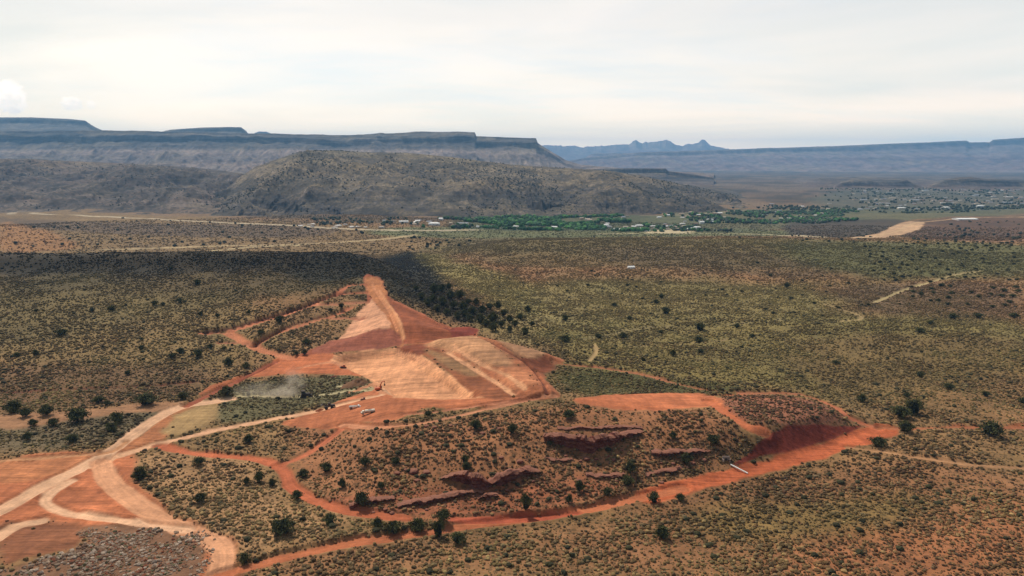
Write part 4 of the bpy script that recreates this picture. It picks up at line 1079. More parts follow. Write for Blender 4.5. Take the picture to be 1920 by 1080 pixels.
def far_stuff():
    P = []; Sz = []
    for px, n, s0, s1 in (([(1780, 415), (1915, 412), (1915, 450), (1780, 448)], 46, 4.5, 8), ([(1600, 440), (1780, 436), (1780, 452), (1600, 454)], 20, 3.5, 6),
                          ([(760, 446), (900, 446), (860, 470), (770, 470)], 20, 4, 8), ([(20, 420), (640, 440), (640, 462), (30, 468)], 30, 4, 7),
                          ([(200, 408), (700, 430), (700, 440), (200, 418)], 26, 4, 8),
                          ([(900, 440), (1440, 437), (1500, 448), (900, 447)], 26, 2.5, 4.5), ([(1480, 440), (1700, 446), (1900, 452), (1900, 462), (1480, 452)], 40, 3, 5.5)):
        c = 0
        for t_ in range(4000):
            if c >= n: break
            q = np.array(px, float); u = RNG.uniform(q[:, 0].min(), q[:, 0].max()); v = RNG.uniform(q[:, 1].min(), q[:, 1].max())
            if not inside(np.array([u]), np.array([v]), q)[0]: continue
            g = ground_at([(u, v)])[0]; P.append((g[0], g[1], float(Hbase(g[0], g[1])))); Sz.append(RNG.uniform(s0, s1)); c += 1
    n = len(P)
    scatter('distant_junipers', np.array(P), np.array(Sz), lin(62, 62, 42)*RNG.uniform(0.6, 1.1, (n, 1)), leaf_mat('distant_juniper_leaves', vary=0.4, scale=0.8), 2, 2.4, 0.4, 0.7, 0.3, 'scattered dark junipers too far off to tell apart, on the land before the river')
far_stuff()
print('junipers', NJ[0])

# ------------------------------------------------------------------ cottonwoods and orchards along the river: one far-off green mass
def river_trees():
    TM = leaf_mat('river_tree_leaves', vary=0.4, scale=0.25)
    P = []; Sz = []; T = []
    def add(px, n, s0, s1, cols, cl=0.0):
        Pg = ground_at(px); lo = Pg.min(0); hi = Pg.max(0)
        x = RNG.uniform(lo[0], hi[0], n*3); y = RNG.uniform(lo[1], hi[1], n*3)
        ex = 0.06*(hi[0]-lo[0])
        k = inside(x+ex*fbm(x, y, 160, 3, 305)*2, y+0.1*(hi[1]-lo[1])*fbm(x, y, 120, 3, 306)*2, Pg); x = x[k]; y = y[k]
        c = fbm(x, y, 90, 3, 301); k = c > cl; x = x[k][:n]; y = y[k][:n]
        s = RNG.uniform(s0, s1, len(x)); cc = np.array([lin(*q) for q in cols])[RNG.integers(0, len(cols), len(x))]*(RNG.uniform(0.5, 1.35, len(x))*(1+0.5*fbm(x, y, 60, 3, 311)))[:, None]
        P.append(np.stack([x, y, Hbase(x, y)], -1)); Sz.append(s); T.append(cc)
    G = [(66, 108, 50), (56, 92, 46), (84, 120, 62), (50, 78, 44), (74, 98, 64)]
    D = [(66, 76, 54), (56, 64, 48), (88, 90, 70), (72, 80, 58)]
    add([(895, 408), (1000, 405), (1260, 404), (1270, 420), (1250, 434), (1000, 433), (900, 426)], 1750, 4.5, 12, G, -0.03)
    add([(1250, 402), (1420, 396), (1600, 395), (1560, 414), (1420, 425), (1340, 434), (1250, 434)], 1500, 5, 10, D+G, -0.18)
    add([(800, 412), (895, 408), (895, 430), (800, 428)], 160, 7, 12, D+G[:2], 0.0)
    add([(560, 410), (800, 412), (800, 424), (600, 424)], 110, 5, 9, D, 0.0)
    add([(1420, 388), (1920, 380), (1920, 398), (1600, 404), (1420, 404)], 700, 5, 10, D, 0.05)
    add([(1560, 352), (1920, 350), (1920, 384), (1560, 382)], 800, 6, 11, D, -0.02)
    P = np.concatenate(P); Sz = np.concatenate(Sz); T = np.concatenate(T)
    scatter('river_trees', P, Sz, T, TM, 2, 2.4, 0.4, 0.85, 0.35, 'green belt of cottonwoods and orchards massed along the river at the foot of the brown hill')
river_trees()

# dark junipers and basalt blocks dotting the far hillsides
def hill_trees():
    P = []; Sz = []; T = []
    for (Xv, Yv, Zv, SS), n in ((HILLG[0], 5200), (HILLG[1], 2600), (HILLG[2], 500)):
        r_, c_ = Xv.shape
        m = n*5; i = RNG.integers(1, int(r_*0.75), m); j = RNG.integers(0, c_-1, m); fx = RNG.random(m); fy = RNG.random(m)
        def bl(A): return (A[i, j]*(1-fx)+A[i, j+1]*fx)*(1-fy)+(A[i+1, j]*(1-fx)+A[i+1, j+1]*fx)*fy
        x, y, z = bl(Xv), bl(Yv), bl(Zv)
        c = fbm(x, y*0.6, 260, 4, 501)+0.5*fbm(x, y, 70, 3, 507)
        k = (RNG.random(m) < np.clip(0.16+1.4*c, 0.03, 1)) & (z > -40)
        x, y, z = x[k][:n], y[k][:n], z[k][:n]
        P.append(np.stack([x, y, z], -1)); Sz.append(2.2+4.8*RNG.random(len(x))**2); T.append(lin(64, 62, 48)*RNG.uniform(0.5, 1.2, (len(x), 1)))
    scatter('hillside_junipers', np.concatenate(P), np.concatenate(Sz), np.concatenate(T), leaf_mat('hillside_juniper_leaves', vary=0.4, scale=0.6), 1, 2.4, 0.35, 0.7, 0.3, 'dark junipers dotting the broad brown hill and the foothills beyond the river')
hill_trees()

# ------------------------------------------------------------------ rock ledges and boulders on the knoll
def sandstone():
    m, t, b = new_mat('red_sandstone')
    geo = N(t, 'ShaderNodeNewGeometry'); pos = geo.outputs['Position']
    th = noise(t, mapping(t, pos, scale=(0.15, 0.15, 1.6)), 1.0, 5, 0.7); n = noise(t, pos, 0.7, 5, 0.65)
    c = ramp(t, math_n(t, 'ADD', math_n(t, 'MULTIPLY', th, 0.6), math_n(t, 'MULTIPLY', n, 0.4)), [(0.35, lin(74, 38, 34)), (0.5, lin(112, 62, 50)), (0.62, lin(140, 92, 76))])
    nz = N(t, 'ShaderNodeSeparateXYZ'); L(t, geo.outputs['Normal'], nz.inputs[0])
    c = mixc(t, ramp(t, nz.outputs[2], [(0.45, (0,)*3), (0.8, (0.65,)*3)]), c, tuple(lin(146, 100, 78)))  # steep faces coloured darker than tops, painting in the ledges' shade
    L(t, c, b.inputs['Base Color'])
    bp = N(t, 'ShaderNodeBump'); bp.inputs['Strength'].default_value = 0.8; bp.inputs['Distance'].default_value = 0.4
    L(t, n, bp.inputs['Height']); L(t, bp.outputs[0], b.inputs['Normal'])
    return m
STONE = sandstone()
def ground_z(x, y): return float(Hs(np.array([float(x)]), np.array([float(y)]))[0])
def ledge(px, hs, label, depth=5.0, over=0.9, seed=0):
    hs = [q*(1.15 if seed == 6 else 0.95 if seed < 3 else 0.8) for q in hs]; depth *= 0.7
    P = ground_at(px); Q = smooth_line(P, False, 26); n = len(Q)
    h = np.interp(np.linspace(0, 1, n), np.linspace(0, 1, len(hs)), hs)
    gz = Hs(Q[:, 0], Q[:, 1])
    o0 = Q[n//2]; z0 = float(gz[n//2])
    tang = np.gradient(Q, axis=0); tang /= np.linalg.norm(tang, axis=1, keepdims=True)
    nrm = np.stack([tang[:, 1], -tang[:, 0]], 1)      # towards the camera
    nrm[nrm[:, 1] > 0] *= -1
    sec = [(-depth*1.3, 0.0), (-depth, 0.55), (-depth*0.55, 0.85), (-0.8, 0.98), (0.15, 1.0), (over*0.9, 0.88), (over, 0.74), (over*0.5, 0.6), (0.1, 0.5), (over*0.35, 0.38), (0.0, 0.22), (0.15, 0.05), (0.1, -0.5)]
    rows = []
    blk = (np.floor(vnoise(Q[:, 0]*0.45+9*seed, Q[:, 1]*0.2, seed+30)*4)/4-0.4)*1.6      # joints break the rim into blocks
    hb = (np.floor(vnoise(Q[:, 0]*0.33, Q[:, 1]*0.2+seed, seed+31)*3)/3-0.3)
    h = h*(1+0.45*hb)
    for k, (o, f) in enumerate(sec):
        x = Q[:, 0]+nrm[:, 0]*o; y = Q[:, 1]+nrm[:, 1]*o
        j = fbm(x+7*seed, y+k*3.1, 2.2, 3, seed)*0.8*min(1, 0.3+abs(o))+0.5*fbm(x, y*0+f*9, 4, 2, seed+3)
        zb = gz if o > -1 else Hs(x, y)
        z = (gz+h*f) if o > -depth*0.8 else (gz+h*f)*0.5+zb*0.5
        if k >= 4: j = j+blk*(1 if f > 0.3 else 0.6)+0.35*(fbm(x*1.7, y+f*23, 1.1, 2, seed+40))
        if k == 0: z = zb-0.6
        z = z+0.35*fbm(x, y+f*5, 3.0, 3, seed+5)
        rows.append(np.stack([x+nrm[:, 0]*j-o0[0], y+nrm[:, 1]*j-o0[1], z-z0], 1))
    V = np.concatenate(rows); m = len(sec)
    F = [(a*n+i, a*n+i+1, (a+1)*n+i+1, (a+1)*n+i) for a in range(m-1) for i in range(n-1)]
    F.append(tuple(a*n for a in range(m))[::-1]); F.append(tuple(a*n+n-1 for a in range(m)))
    F.append(tuple([(m-1)*n+i for i in range(n)]+[i for i in range(n-1, -1, -1)]))
    me = bpy.data.meshes.new('rock_ledge'); me.from_pydata([tuple(v) for v in V], [], F); me.update()
    bm = bmesh.new(); bm.from_mesh(me); bmesh.ops.recalc_face_normals(bm, faces=bm.faces); bm.to_mesh(me); bm.free()
    o = link_mesh('rock_ledge', me, STONE); o.location = (o0[0], o0[1], z0)
    tag(o, label, 'rock ledge', 'red sandstone ledges on the knoll')
ledge([(830, 893), (858, 901), (885, 913), (905, 919), (919, 913)], [0.8, 3.4, 5.6, 5.0, 1.2], 'left half of the double arched dark ledge in the middle of the knoll', 6, 1.6, 1)
ledge([(917, 913), (936, 911), (962, 903), (988, 893), (1012, 887)], [1.0, 4.4, 4.6, 2.6, 0.8], 'right half of the double arched dark ledge, curving up to the right', 6, 1.4, 2)
ledge([(895, 935), (914, 937), (932, 929)], [0.8, 2.4, 0.8], 'small rounded ledge just under the dip of the double arch', 4, 0.8, 3)
ledge([(655, 952), (690, 946), (740, 938)], [2.0, 2.6, 1.0], 'low dark ledge at the left foot of the knoll behind a juniper', 5, 1.0, 4)
ledge([(745, 950), (790, 944), (830, 935), (880, 926), (906, 921)], [1.0, 2.8, 2.2, 1.8, 0.8], 'long low ledge running left from under the double arch', 5, 1.2, 5)
ledge([(1020, 826), (1050, 834), (1080, 840), (1102, 850), (1130, 842), (1160, 830), (1202, 810)], [2.2, 5.0, 5.2, 6.6, 5.2, 4.0, 0.8], 'largest ledge, a dark maroon cliff high on the middle of the knoll', 6, 1.8, 6)
ledge([(1045, 803), (1100, 804), (1150, 803), (1205, 804)], [0.6, 1.4, 1.4, 0.6], 'thin dark ledge just above the largest maroon cliff', 3, 0.8, 7)
ledge([(1222, 854), (1250, 856), (1285, 851), (1335, 846)], [1.6, 2.8, 2.2, 0.8], 'pale topped ledge at the right end of the knoll near the road', 6, 1.2, 8)
ledge([(1098, 894), (1140, 898), (1172, 892)], [0.8, 1.8, 0.8], 'short ledge low on the knoll under the largest cliff', 4, 0.8, 9)
ledge([(1210, 890), (1250, 886), (1290, 876)], [0.8, 1.8, 0.8], 'short dark ledge just above the wide red road', 4, 0.8, 10)
ledge([(1020, 862), (1050, 866), (1075, 862)], [0.6, 1.2, 0.6], 'small ledge in bare sand under the left of the largest cliff', 3, 0.6, 11)
def boulder_mesh(seed):
    bm = bmesh.new(); bmesh.ops.create_icosphere(bm, subdivisions=2, radius=0.5)
    co = np.array([v.co for v in bm.verts])
    d = 0.28*fbm(co[:, 0]*1+seed*7, co[:, 1]+co[:, 2]*1.3, 0.45, 3, seed)+0.15*fbm(co[:, 2]+seed, co[:, 0]-co[:, 1], 0.3, 2, seed+2)
    for v, k in zip(bm.verts, d):
        v.co *= 1+k; v.co.z *= 0.62
        v.co.x = max(-0.42, min(0.46, v.co.x)); v.co.z = min(0.24, v.co.z)
    me = bpy.data.meshes.new('boulder'); bm.to_mesh(me); bm.free(); me.materials.append(STONE); return me
BM = [boulder_mesh(s) for s in (1, 2, 3, 4)]
for i, (u, v, w) in enumerate([(745, 889, 14), (775, 884, 20), (782, 902, 12), (800, 885, 16), (735, 960, 12), (800, 800, 12), (815, 803, 10), (905, 815, 12), (935, 808, 10), (975, 868, 14), (1000, 905, 10), (1085, 905, 12), (1100, 862, 16), (1150, 862, 10), (1180, 806, 12), (1240, 905, 10), (1300, 868, 10), (1320, 862, 12), (990, 880, 16), (940, 862, 10), (870, 925, 9), (888, 930, 7), (950, 922, 9), (975, 915, 7), (1000, 905, 8), (1040, 848, 8), (1060, 855, 11), (1088, 866, 8), (1118, 862, 10), (1140, 855, 7), (1165, 845, 8), (1240, 868, 8), (1262, 870, 10), (1300, 862, 7), (700, 958, 8), (722, 955, 9), (800, 955, 8), (835, 948, 9), (845, 800, 8), (880, 806, 7), (892, 800, 9), (760, 882, 8), (1120, 905, 7), (1155, 904, 9)]):
    g = ground_at([(u, v)])[0]; z = ground_z(*g); f = pix_of(g[0], g[1], z)[2]
    o = bpy.data.objects.new('boulder', BM[i % 4]); COL.objects.link(o); s = w*f/FPX
    o.location = (g[0], g[1], z+0.08*s); o.scale = (s, s*0.9, s*0.9); o.rotation_euler = (0, 0, RNG.uniform(0, 6.28))
    tag(o, 'loose red sandstone boulder in the brush of the knoll', 'boulder', 'loose boulders on the knoll')

# ------------------------------------------------------------------ earth piles
def pile(u, v, w, d, h, label, col, seed):
    g = ground_at([(u, v)])[0]; z = ground_z(*g)-0.3
    n = 48; a = np.linspace(-1, 1, n); AX, AY = np.meshgrid(a, a); rr = np.hypot(AX, AY)
    zz = np.clip(1-rr, 0, 1)**0.9*h*(1+0.35*fbm(AX*w, AY*d, w*0.35, 4, seed))-0.2
    me = bpy.data.meshes.new('dirt_pile')
    V = np.stack([AX*w/2, AY*d/2, zz], -1).reshape(-1, 3); idx = (np.arange(n-1)[:, None]*n+np.arange(n-1)[None, :]).ravel()
    me.from_pydata([tuple(p) for p in V], [], [(i, i+1, i+n+1, i+n) for i in idx]); me.update()
    for p in me.polygons: p.use_smooth = True
    o = link_mesh('dirt_pile', me, plain('piled_earth', col, 0.95, vary=0.35, scale=0.8, spec=0.1)); o.location = (g[0], g[1], z)
    tag(o, label, 'dirt pile', 'earth piles on the dam site')
pile(672, 719, 17, 14, 4.2, 'brown heap of spoil beside the excavator at the edge of the pad', lin(128, 92, 66)*0.8, 1)
pile(627, 706, 6, 5, 1.6, 'small dark red heap at the top of the green strip', lin(110, 60, 46)*0.8, 2)
pile(601, 768, 6, 4, 1.6, 'small rust coloured heap on the haul road beside the loader', lin(150, 84, 52)*0.8, 3)

# ------------------------------------------------------------------ machines
YEL = plain('machine_yellow', lin(206, 138, 52), 0.55, vary=0.2, spec=0.35); ORG = plain('machine_orange', lin(190, 92, 48), 0.6, vary=0.25)
DUSTY = plain('dusty_steel', lin(74, 62, 54), 0.8, vary=0.3); RUB = plain('rubber', lin(38, 34, 32), 0.85); WHT = plain('white_paint', lin(232, 226, 214), 0.4, vary=0.08, spec=0.5)
CREAM = plain('cream_paint', lin(226, 208, 180), 0.45, vary=0.1, spec=0.4); GLS = plain('dark_glass', lin(40, 48, 54), 0.12, vary=0.05, spec=0.6); TRK = plain('track_steel', lin(58, 50, 44), 0.8, vary=0.3)
class MB:
    def __init__(s): s.bm = bmesh.new()
    def box(s, c, d, rx=0, ry=0, rz=0, bev=0.05, taper=None):
        from mathutils import Euler
        r = bmesh.ops.create_cube(s.bm, size=1.0); vs = r['verts']
        if taper:
            for v in vs:
                if v.co.z > 0: v.co.x *= taper[0]; v.co.y *= taper[1]
        M = Matrix.Translation(c) @ Euler((rx, ry, rz)).to_matrix().to_4x4() @ Matrix.Diagonal((*d, 1))
        bmesh.ops.transform(s.bm, matrix=M, verts=vs)
        if bev:
            es = list({e for v in vs for e in v.link_edges})
            bmesh.ops.bevel(s.bm, geom=es, offset=bev, segments=1, affect='EDGES')
        return s
    def cyl(s, c, r, l, axis='Y', seg=20, r2=None):
        R = {'X': Matrix.Rotation(math.pi/2, 4, 'Y'), 'Y': Matrix.Rotation(math.pi/2, 4, 'X'), 'Z': Matrix.Identity(4)}[axis]
        bmesh.ops.create_cone(s.bm, segments=seg, radius1=r, radius2=r if r2 is None else r2, depth=l, matrix=Matrix.Translation(c) @ R, cap_ends=True); return s
    def bar(s, p, q, w, h):
        p = Vector(p); q = Vector(q); d = q-p; r = bmesh.ops.create_cube(s.bm, size=1.0)
        M = Matrix.Translation((p+q)/2) @ d.to_track_quat('X', 'Z').to_matrix().to_4x4() @ Matrix.Diagonal((d.length, w, h, 1))
        bmesh.ops.transform(s.bm, matrix=M, verts=r['verts']); return s
    def build(s, name, mat, parent):
        me = bpy.data.meshes.new(name); bmesh.ops.recalc_face_normals(s.bm, faces=s.bm.faces); s.bm.to_mesh(me); s.bm.free()
        return link_mesh(name, me, mat, parent)
def place(name, u, v, rz, label, cat, group=None):
    g = ground_at([(u, v)])[0]; z = ground_z(*g)
    r = empty(name, (g[0], g[1], z), math.radians(rz)); tag(r, label, cat, group); return r
def track(r, y, L_=3.6, h=0.9, w=0.55, zc=0.45):
    m = MB(); n = 40; pts = []
    for i in range(n):
        a = 2*math.pi*i/n; cx = (L_/2-h/2)*(1 if math.cos(a) > 0 else -1); pts.append((cx+math.cos(a)*h/2, zc+math.sin(a)*h/2))
    bm = m.bm; A_ = [bm.verts.new((p[0], y-w/2, p[1])) for p in pts]; B_ = [bm.verts.new((p[0], y+w/2, p[1])) for p in pts]
    bm.faces.new(A_); bm.faces.new(B_[::-1])
    for i in range(n): bm.faces.new((A_[i], A_[(i+1) % n], B_[(i+1) % n], B_[i]))
    for i in range(14): m.box((-L_/2+h/2+i*(L_-h)/13, y, zc+h/2+0.02), (0.12, w*1.02, 0.06), bev=0)
    t = m.build('track', TRK, r)
    w_ = MB()
    for i in range(5): w_.cyl((-L_/2+h/2+i*(L_-h)/4, y, zc-0.05), 0.22, w*1.06)
    w_.build('roller', DUSTY, t)
def wheel(r, x, y, rad, w=0.5):
    t = MB().cyl((x, y, rad), rad, w, 'Y', 28).build('wheel', RUB, r)
    MB().cyl((x, y, rad), rad*0.5, w*1.08, 'Y', 18).build('rim', DUSTY, t)
def excavator(u, v, rz, label, body, s=1.0, boom=((0.9, 1.7), (3.4, 5.2), (5.4, 2.9), (5.0, 1.0))):
    r = place('excavator', u, v, rz, label, 'excavator', 'tracked diggers on the dam site'); r.scale = (s, s, s)
    track(r, -1.2, 4.2); track(r, 1.2, 4.2)
    MB().box((0, 0, 0.8), (2.2, 2.0, 0.4)).cyl((0, 0, 1.05), 0.9, 0.25, 'Z').build('undercarriage', DUSTY, r)
    MB().box((-0.9, 0, 1.85), (3.2, 2.7, 1.2), bev=0.15).box((-2.3, 0, 1.75), (0.9, 2.7, 1.0), bev=0.2).build('engine_house', body, r)
    MB().cyl((-1.6, 0.6, 2.7), 0.09, 0.6, 'Z').build('exhaust', DUSTY, r)
    c = MB().box((0.95, 0.85, 2.25), (1.5, 1.0, 1.7), bev=0.1, taper=(0.85, 0.95)).build('cab', body, r)
    MB().box((0.98, 0.85, 2.45), (1.52, 1.03, 0.85), bev=0.03).build('window', GLS, c)
    (x0, z0), (x1, z1), (x2, z2), (x3, z3) = boom
    MB().bar((x0, -0.2, z0), ((x0+x1)/2-0.2, -0.2, (z0+z1)/2+0.7), 0.5, 0.6).bar(((x0+x1)/2-0.3, -0.2, (z0+z1)/2+0.68), (x1, -0.2, z1), 0.45, 0.5).build('boom', body, r)
    MB().bar((x1-0.3, -0.2, z1+0.3), (x2, -0.2, z2), 0.4, 0.45).build('stick', body, r)
    MB().bar((x0+0.2, -0.2, z0-0.2), ((x0+x1)/2+0.2, -0.2, (z0+z1)/2+0.2), 0.16, 0.16).bar(((x0+x1)/2, -0.2, (z0+z1)/2+1.1), (x1-0.2, -0.2, z1+0.55), 0.16, 0.16).build('hydraulic_ram', DUSTY, r)
    MB().box((x3, -0.2, z3+0.5), (1.0, 1.3, 0.9), ry=0.5, bev=0.15).bar((x2, -0.2, z2), (x3, -0.2, z3+0.8), 0.3, 0.3).build('bucket', DUSTY, r)
def bulldozer(u, v, rz, label, body, s=1.0):
    r = place('bulldozer', u, v, rz, label, 'bulldozer', 'bulldozers on the dam site'); r.scale = (s, s, s)
    track(r, -1.15, 4.4, 1.2, 0.6, 0.6); track(r, 1.15, 4.4, 1.2, 0.6, 0.6)
    MB().box((0.7, 0, 1.5), (2.4, 1.5, 1.1), bev=0.12).box((-0.9, 0, 1.2), (2.2, 1.7, 0.8), bev=0.08).build('hood', body, r)
    c = MB().box((-0.9, 0, 2.35), (1.5, 1.5, 1.4), bev=0.08, taper=(0.85, 0.9)).build('cab', body, r)
    MB().box((-0.9, 0, 2.5), (1.5, 1.48, 0.75), bev=0.03).build('window', GLS, c)
    MB().box((-0.9, 0, 3.1), (1.8, 1.8, 0.12)).build('roof', body, r)
    MB().cyl((1.0, 0.4, 2.4), 0.09, 0.9, 'Z').build('exhaust', DUSTY, r)
    b = MB()
    for k in range(6):
        a = -0.5+k*0.2; b.box((2.95-0.35*math.cos(a*1.4), 0, 0.25+k*0.24), (0.14, 3.9, 0.28), ry=-a, bev=0)
    b.build('blade', CREAM if body is ORG else body, r)
    MB().bar((2.6, -1.6, 0.6), (0.2, -1.55, 0.6), 0.18, 0.25).bar((2.6, 1.6, 0.6), (0.2, 1.55, 0.6), 0.18, 0.25).build('push_arm', DUSTY, r)
    MB().box((-2.7, 0, 0.9), (0.4, 1.6, 0.4)).bar((-2.8, 0.5, 1.3), (-3.1, 0.5, 0.2), 0.2, 0.25).bar((-2.8, -0.5, 1.3), (-3.1, -0.5, 0.2), 0.2, 0.25).build('ripper', DUSTY, r)
def truck(u, v, rz, label, name, cabm, tank, s=1.0):
    r = place(name, u, v, rz, label, 'truck', None); r.scale = (s, s, s)
    MB().box((-0.6, 0, 0.95), (8.2, 0.9, 0.3)).build('chassis', DUSTY, r)
    c = MB().box((3.2, 0, 1.75), (1.7, 2.4, 1.7), bev=0.15, taper=(0.85, 0.95)).box((4.35, 0, 1.3), (0.9, 2.2, 0.9), bev=0.12).build('cab', cabm, r)
    MB().box((3.2, 0, 2.1), (1.62, 2.44, 0.65), bev=0.04).build('window', GLS, c)
    MB().box((4.85, 0, 0.85), (0.2, 2.4, 0.35)).build('bumper', DUSTY, r)
    for y in (-0.85, 0.85): MB().cyl((4.82, y, 1.3), 0.16, 0.1, 'X').build('headlight', WHT, r)
    for x in (3.6, -2.4, -3.6):
        for y in (-1.05, 1.05): wheel(r, x, y, 0.55, 0.42)
    if tank:
        m = MB(); bm = m.bm; n = 28; ring = []
        for x, k in ((-4.7, 0.9), (-4.6, 1.0), (1.9, 1.0), (2.0, 0.9)):
            ring.append([bm.verts.new((x, math.cos(2*math.pi*i/n)*1.25*k, 2.15+math.sin(2*math.pi*i/n)*0.95*k)) for i in range(n)])
        for a, b in zip(ring, ring[1:]):
            for i in range(n): bm.faces.new((a[i], a[(i+1) % n], b[(i+1) % n], b[i]))
        bm.faces.new(ring[0]); bm.faces.new(ring[-1][::-1])
        m.build('tank', CREAM, r)
        MB().box((-1.3, 0, 3.12), (2.6, 0.7, 0.08), bev=0).cyl((-1.3, 0, 3.25), 0.3, 0.25, 'Z').build('hatch', DUSTY, r)
        MB().box((-4.9, 0, 1.0), (0.3, 2.3, 0.4)).build('spray_bar', DUSTY, r)
    else:
        MB().box((-1.3, 0, 1.35), (6.2, 2.4, 0.3)).box((-1.3, -1.15, 1.75), (6.2, 0.1, 0.6), bev=0).box((-1.3, 1.15, 1.75), (6.2, 0.1, 0.6), bev=0).box((-4.4, 0, 1.75), (0.1, 2.3, 0.6), bev=0).build('bed', cabm, r)
def loader(u, v, rz, label, body, s=1.0):
    r = place('wheel_loader', u, v, rz, label, 'loader'); r.scale = (s, s, s)
    for x in (-1.6, 1.6):
        for y in (-1.15, 1.15): wheel(r, x, y, 0.85, 0.6)
    MB().box((-1.9, 0, 1.75), (2.6, 1.8, 1.2), bev=0.12).box((-3.2, 0, 1.4), (0.4, 2.2, 0.9)).build('engine_house', body, r)
    MB().box((1.3, 0, 1.2), (2.0, 1.1, 0.7)).build('front_frame', body, r)
    c = MB().box((-0.2, 0, 2.6), (1.4, 1.5, 1.6), bev=0.08, taper=(0.9, 0.95)).build('cab', body, r)
    MB().box((-0.2, 0, 2.7), (1.42, 1.52, 0.9), bev=0.03).build('window', GLS, c)
    MB().bar((0.9, -0.6, 2.2), (3.3, -0.6, 2.6), 0.2, 0.35).bar((0.9, 0.6, 2.2), (3.3, 0.6, 2.6), 0.2, 0.35).build('lift_arm', body, r)
    MB().box((3.9, 0, 2.7), (1.2, 2.9, 0.15), ry=0.5).box((3.5, 0, 3.1), (0.15, 2.9, 1.2), ry=0.5).build('bucket', DUSTY, r)
excavator(711, 729, 15, 'rust orange excavator with raised boom beside the brown spoil heap on the pad', ORG, 0.8, ((0.6, 1.8), (1.6, 5.4), (3.6, 6.4), (3.4, 3.4)))
bulldozer(644, 690, 160, 'small rust orange bulldozer at the left edge of the bright dam pad', ORG, 0.62)
bulldozer(573, 743, 8, 'dark dusty bulldozer throwing up a pale dust trail on the green strip', DUSTY, 1.15)
loader(617, 765, 200, 'dark wheel loader on the haul road left of the two white trucks', DUSTY, 0.85)
bulldozer(681, 750, 190, 'small rust brown bulldozer above the white trucks at the road edge', plain('rust_brown_paint', lin(120, 62, 44), 0.7, vary=0.3), 0.55)
truck(690, 776, 200, 'cream water truck with round tank parked on the orange haul yard', 'water_truck', CREAM, True, 0.64)
truck(665, 765, 8, 'dusty white flatbed truck just behind the cream water truck', 'flatbed_truck', WHT, False, 0.56)

# white pipe across the red road, with its inlet box in the cut
def pipe():
    a = ground_at([(1370, 872), (1402, 889)]); (x0, y0), (x1, y1) = a
    z0 = ground_z(x0, y0)+0.3; z1 = ground_z(x1, y1)+0.3
    m = MB(); p = Vector((0, 0, 0)); q = Vector((x1-x0, y1-y0, z1-z0)); d = q-p
    bmesh.ops.create_cone(m.bm, segments=14, radius1=0.28, radius2=0.28, depth=d.length, matrix=Matrix.Translation((p+q)/2) @ d.to_track_quat('Z', 'Y').to_matrix().to_4x4(), cap_ends=True)
    for k in range(1, 5):
        c = p+d*k/5
        bmesh.ops.create_cone(m.bm, segments=14, radius1=0.34, radius2=0.34, depth=0.25, matrix=Matrix.Translation(c) @ d.to_track_quat('Z', 'Y').to_matrix().to_4x4(), cap_ends=True)
    o = m.build('pipe', WHT, None); o.location = (x0, y0, z0)
    tag(o, 'straight white pipe lying across the wide red road', 'pipe')
    r = place('concrete_inlet', 1362, 866, 0, 'small grey concrete inlet at the foot of the dark red cut', 'culvert')
    CONC = plain('concrete', lin(150, 132, 118), 0.9)
    MB().box((0, 0.8, 1.0), (3.0, 0.3, 2.0), bev=0.03).build('headwall', CONC, r)
    MB().box((-1.4, 0, 0.6), (0.25, 1.6, 1.2), rz=0.3, bev=0.03).box((1.4, 0, 0.6), (0.25, 1.6, 1.2), rz=-0.3, bev=0.03).build('wing_wall', CONC, r)
    MB().cyl((0, 0.6, 0.8), 0.5, 0.3, 'Y').build('culvert_pipe', DUSTY, r)
pipe()

# ------------------------------------------------------------------ houses and sheds of the river village and the town beyond
ROOFS = [plain('white_roof', lin(226, 222, 214), 0.6, vary=0.05), plain('tan_roof', lin(180, 160, 138), 0.8), plain('grey_roof', lin(150, 150, 154), 0.8), plain('brown_roof', lin(120, 96, 82), 0.8)]
WALLS = [plain('cream_wall', lin(214, 200, 176), 0.85), plain('tan_wall', lin(184, 150, 120), 0.85), plain('white_wall', lin(236, 232, 224), 0.8)]
PANE = plain('window_glass', lin(50, 58, 66), 0.2)
def house_meshes(L_, W_, H_, rh, hip):
    wm = MB().box((0, 0, H_/2), (L_, W_, H_), bev=0); me_w = bpy.data.meshes.new('wall'); wm.bm.to_mesh(me_w)
    bm = bmesh.new(); e = 0.5; x = L_/2+e; y = W_/2+e; i = (W_/2 if hip else 0)
    v = [bm.verts.new(c) for c in ((-x, -y, H_), (x, -y, H_), (x, y, H_), (-x, y, H_), (-x+i, 0, H_+rh), (x-i, 0, H_+rh))]
    for f in ((0, 1, 5, 4), (2, 3, 4, 5), (1, 2, 5), (3, 0, 4), (3, 2, 1, 0)): bm.faces.new([v[k] for k in f])
    me_r = bpy.data.meshes.new('roof'); bm.to_mesh(me_r); bm.free()
    pm = MB()
    for k in range(3): pm.box((-L_/3+k*L_/3, -W_/2-0.03, H_*0.55), (1.6, 0.12, 1.2), bev=0)
    me_p = bpy.data.meshes.new('window'); pm.bm.to_mesh(me_p)
    return me_w, me_r, me_p
HK = [house_meshes(18, 11, 4, 2.6, False), house_meshes(26, 13, 4.5, 2.4, True), house_meshes(14, 10, 5.5, 2.5, False), house_meshes(44, 18, 6, 2.5, False)]
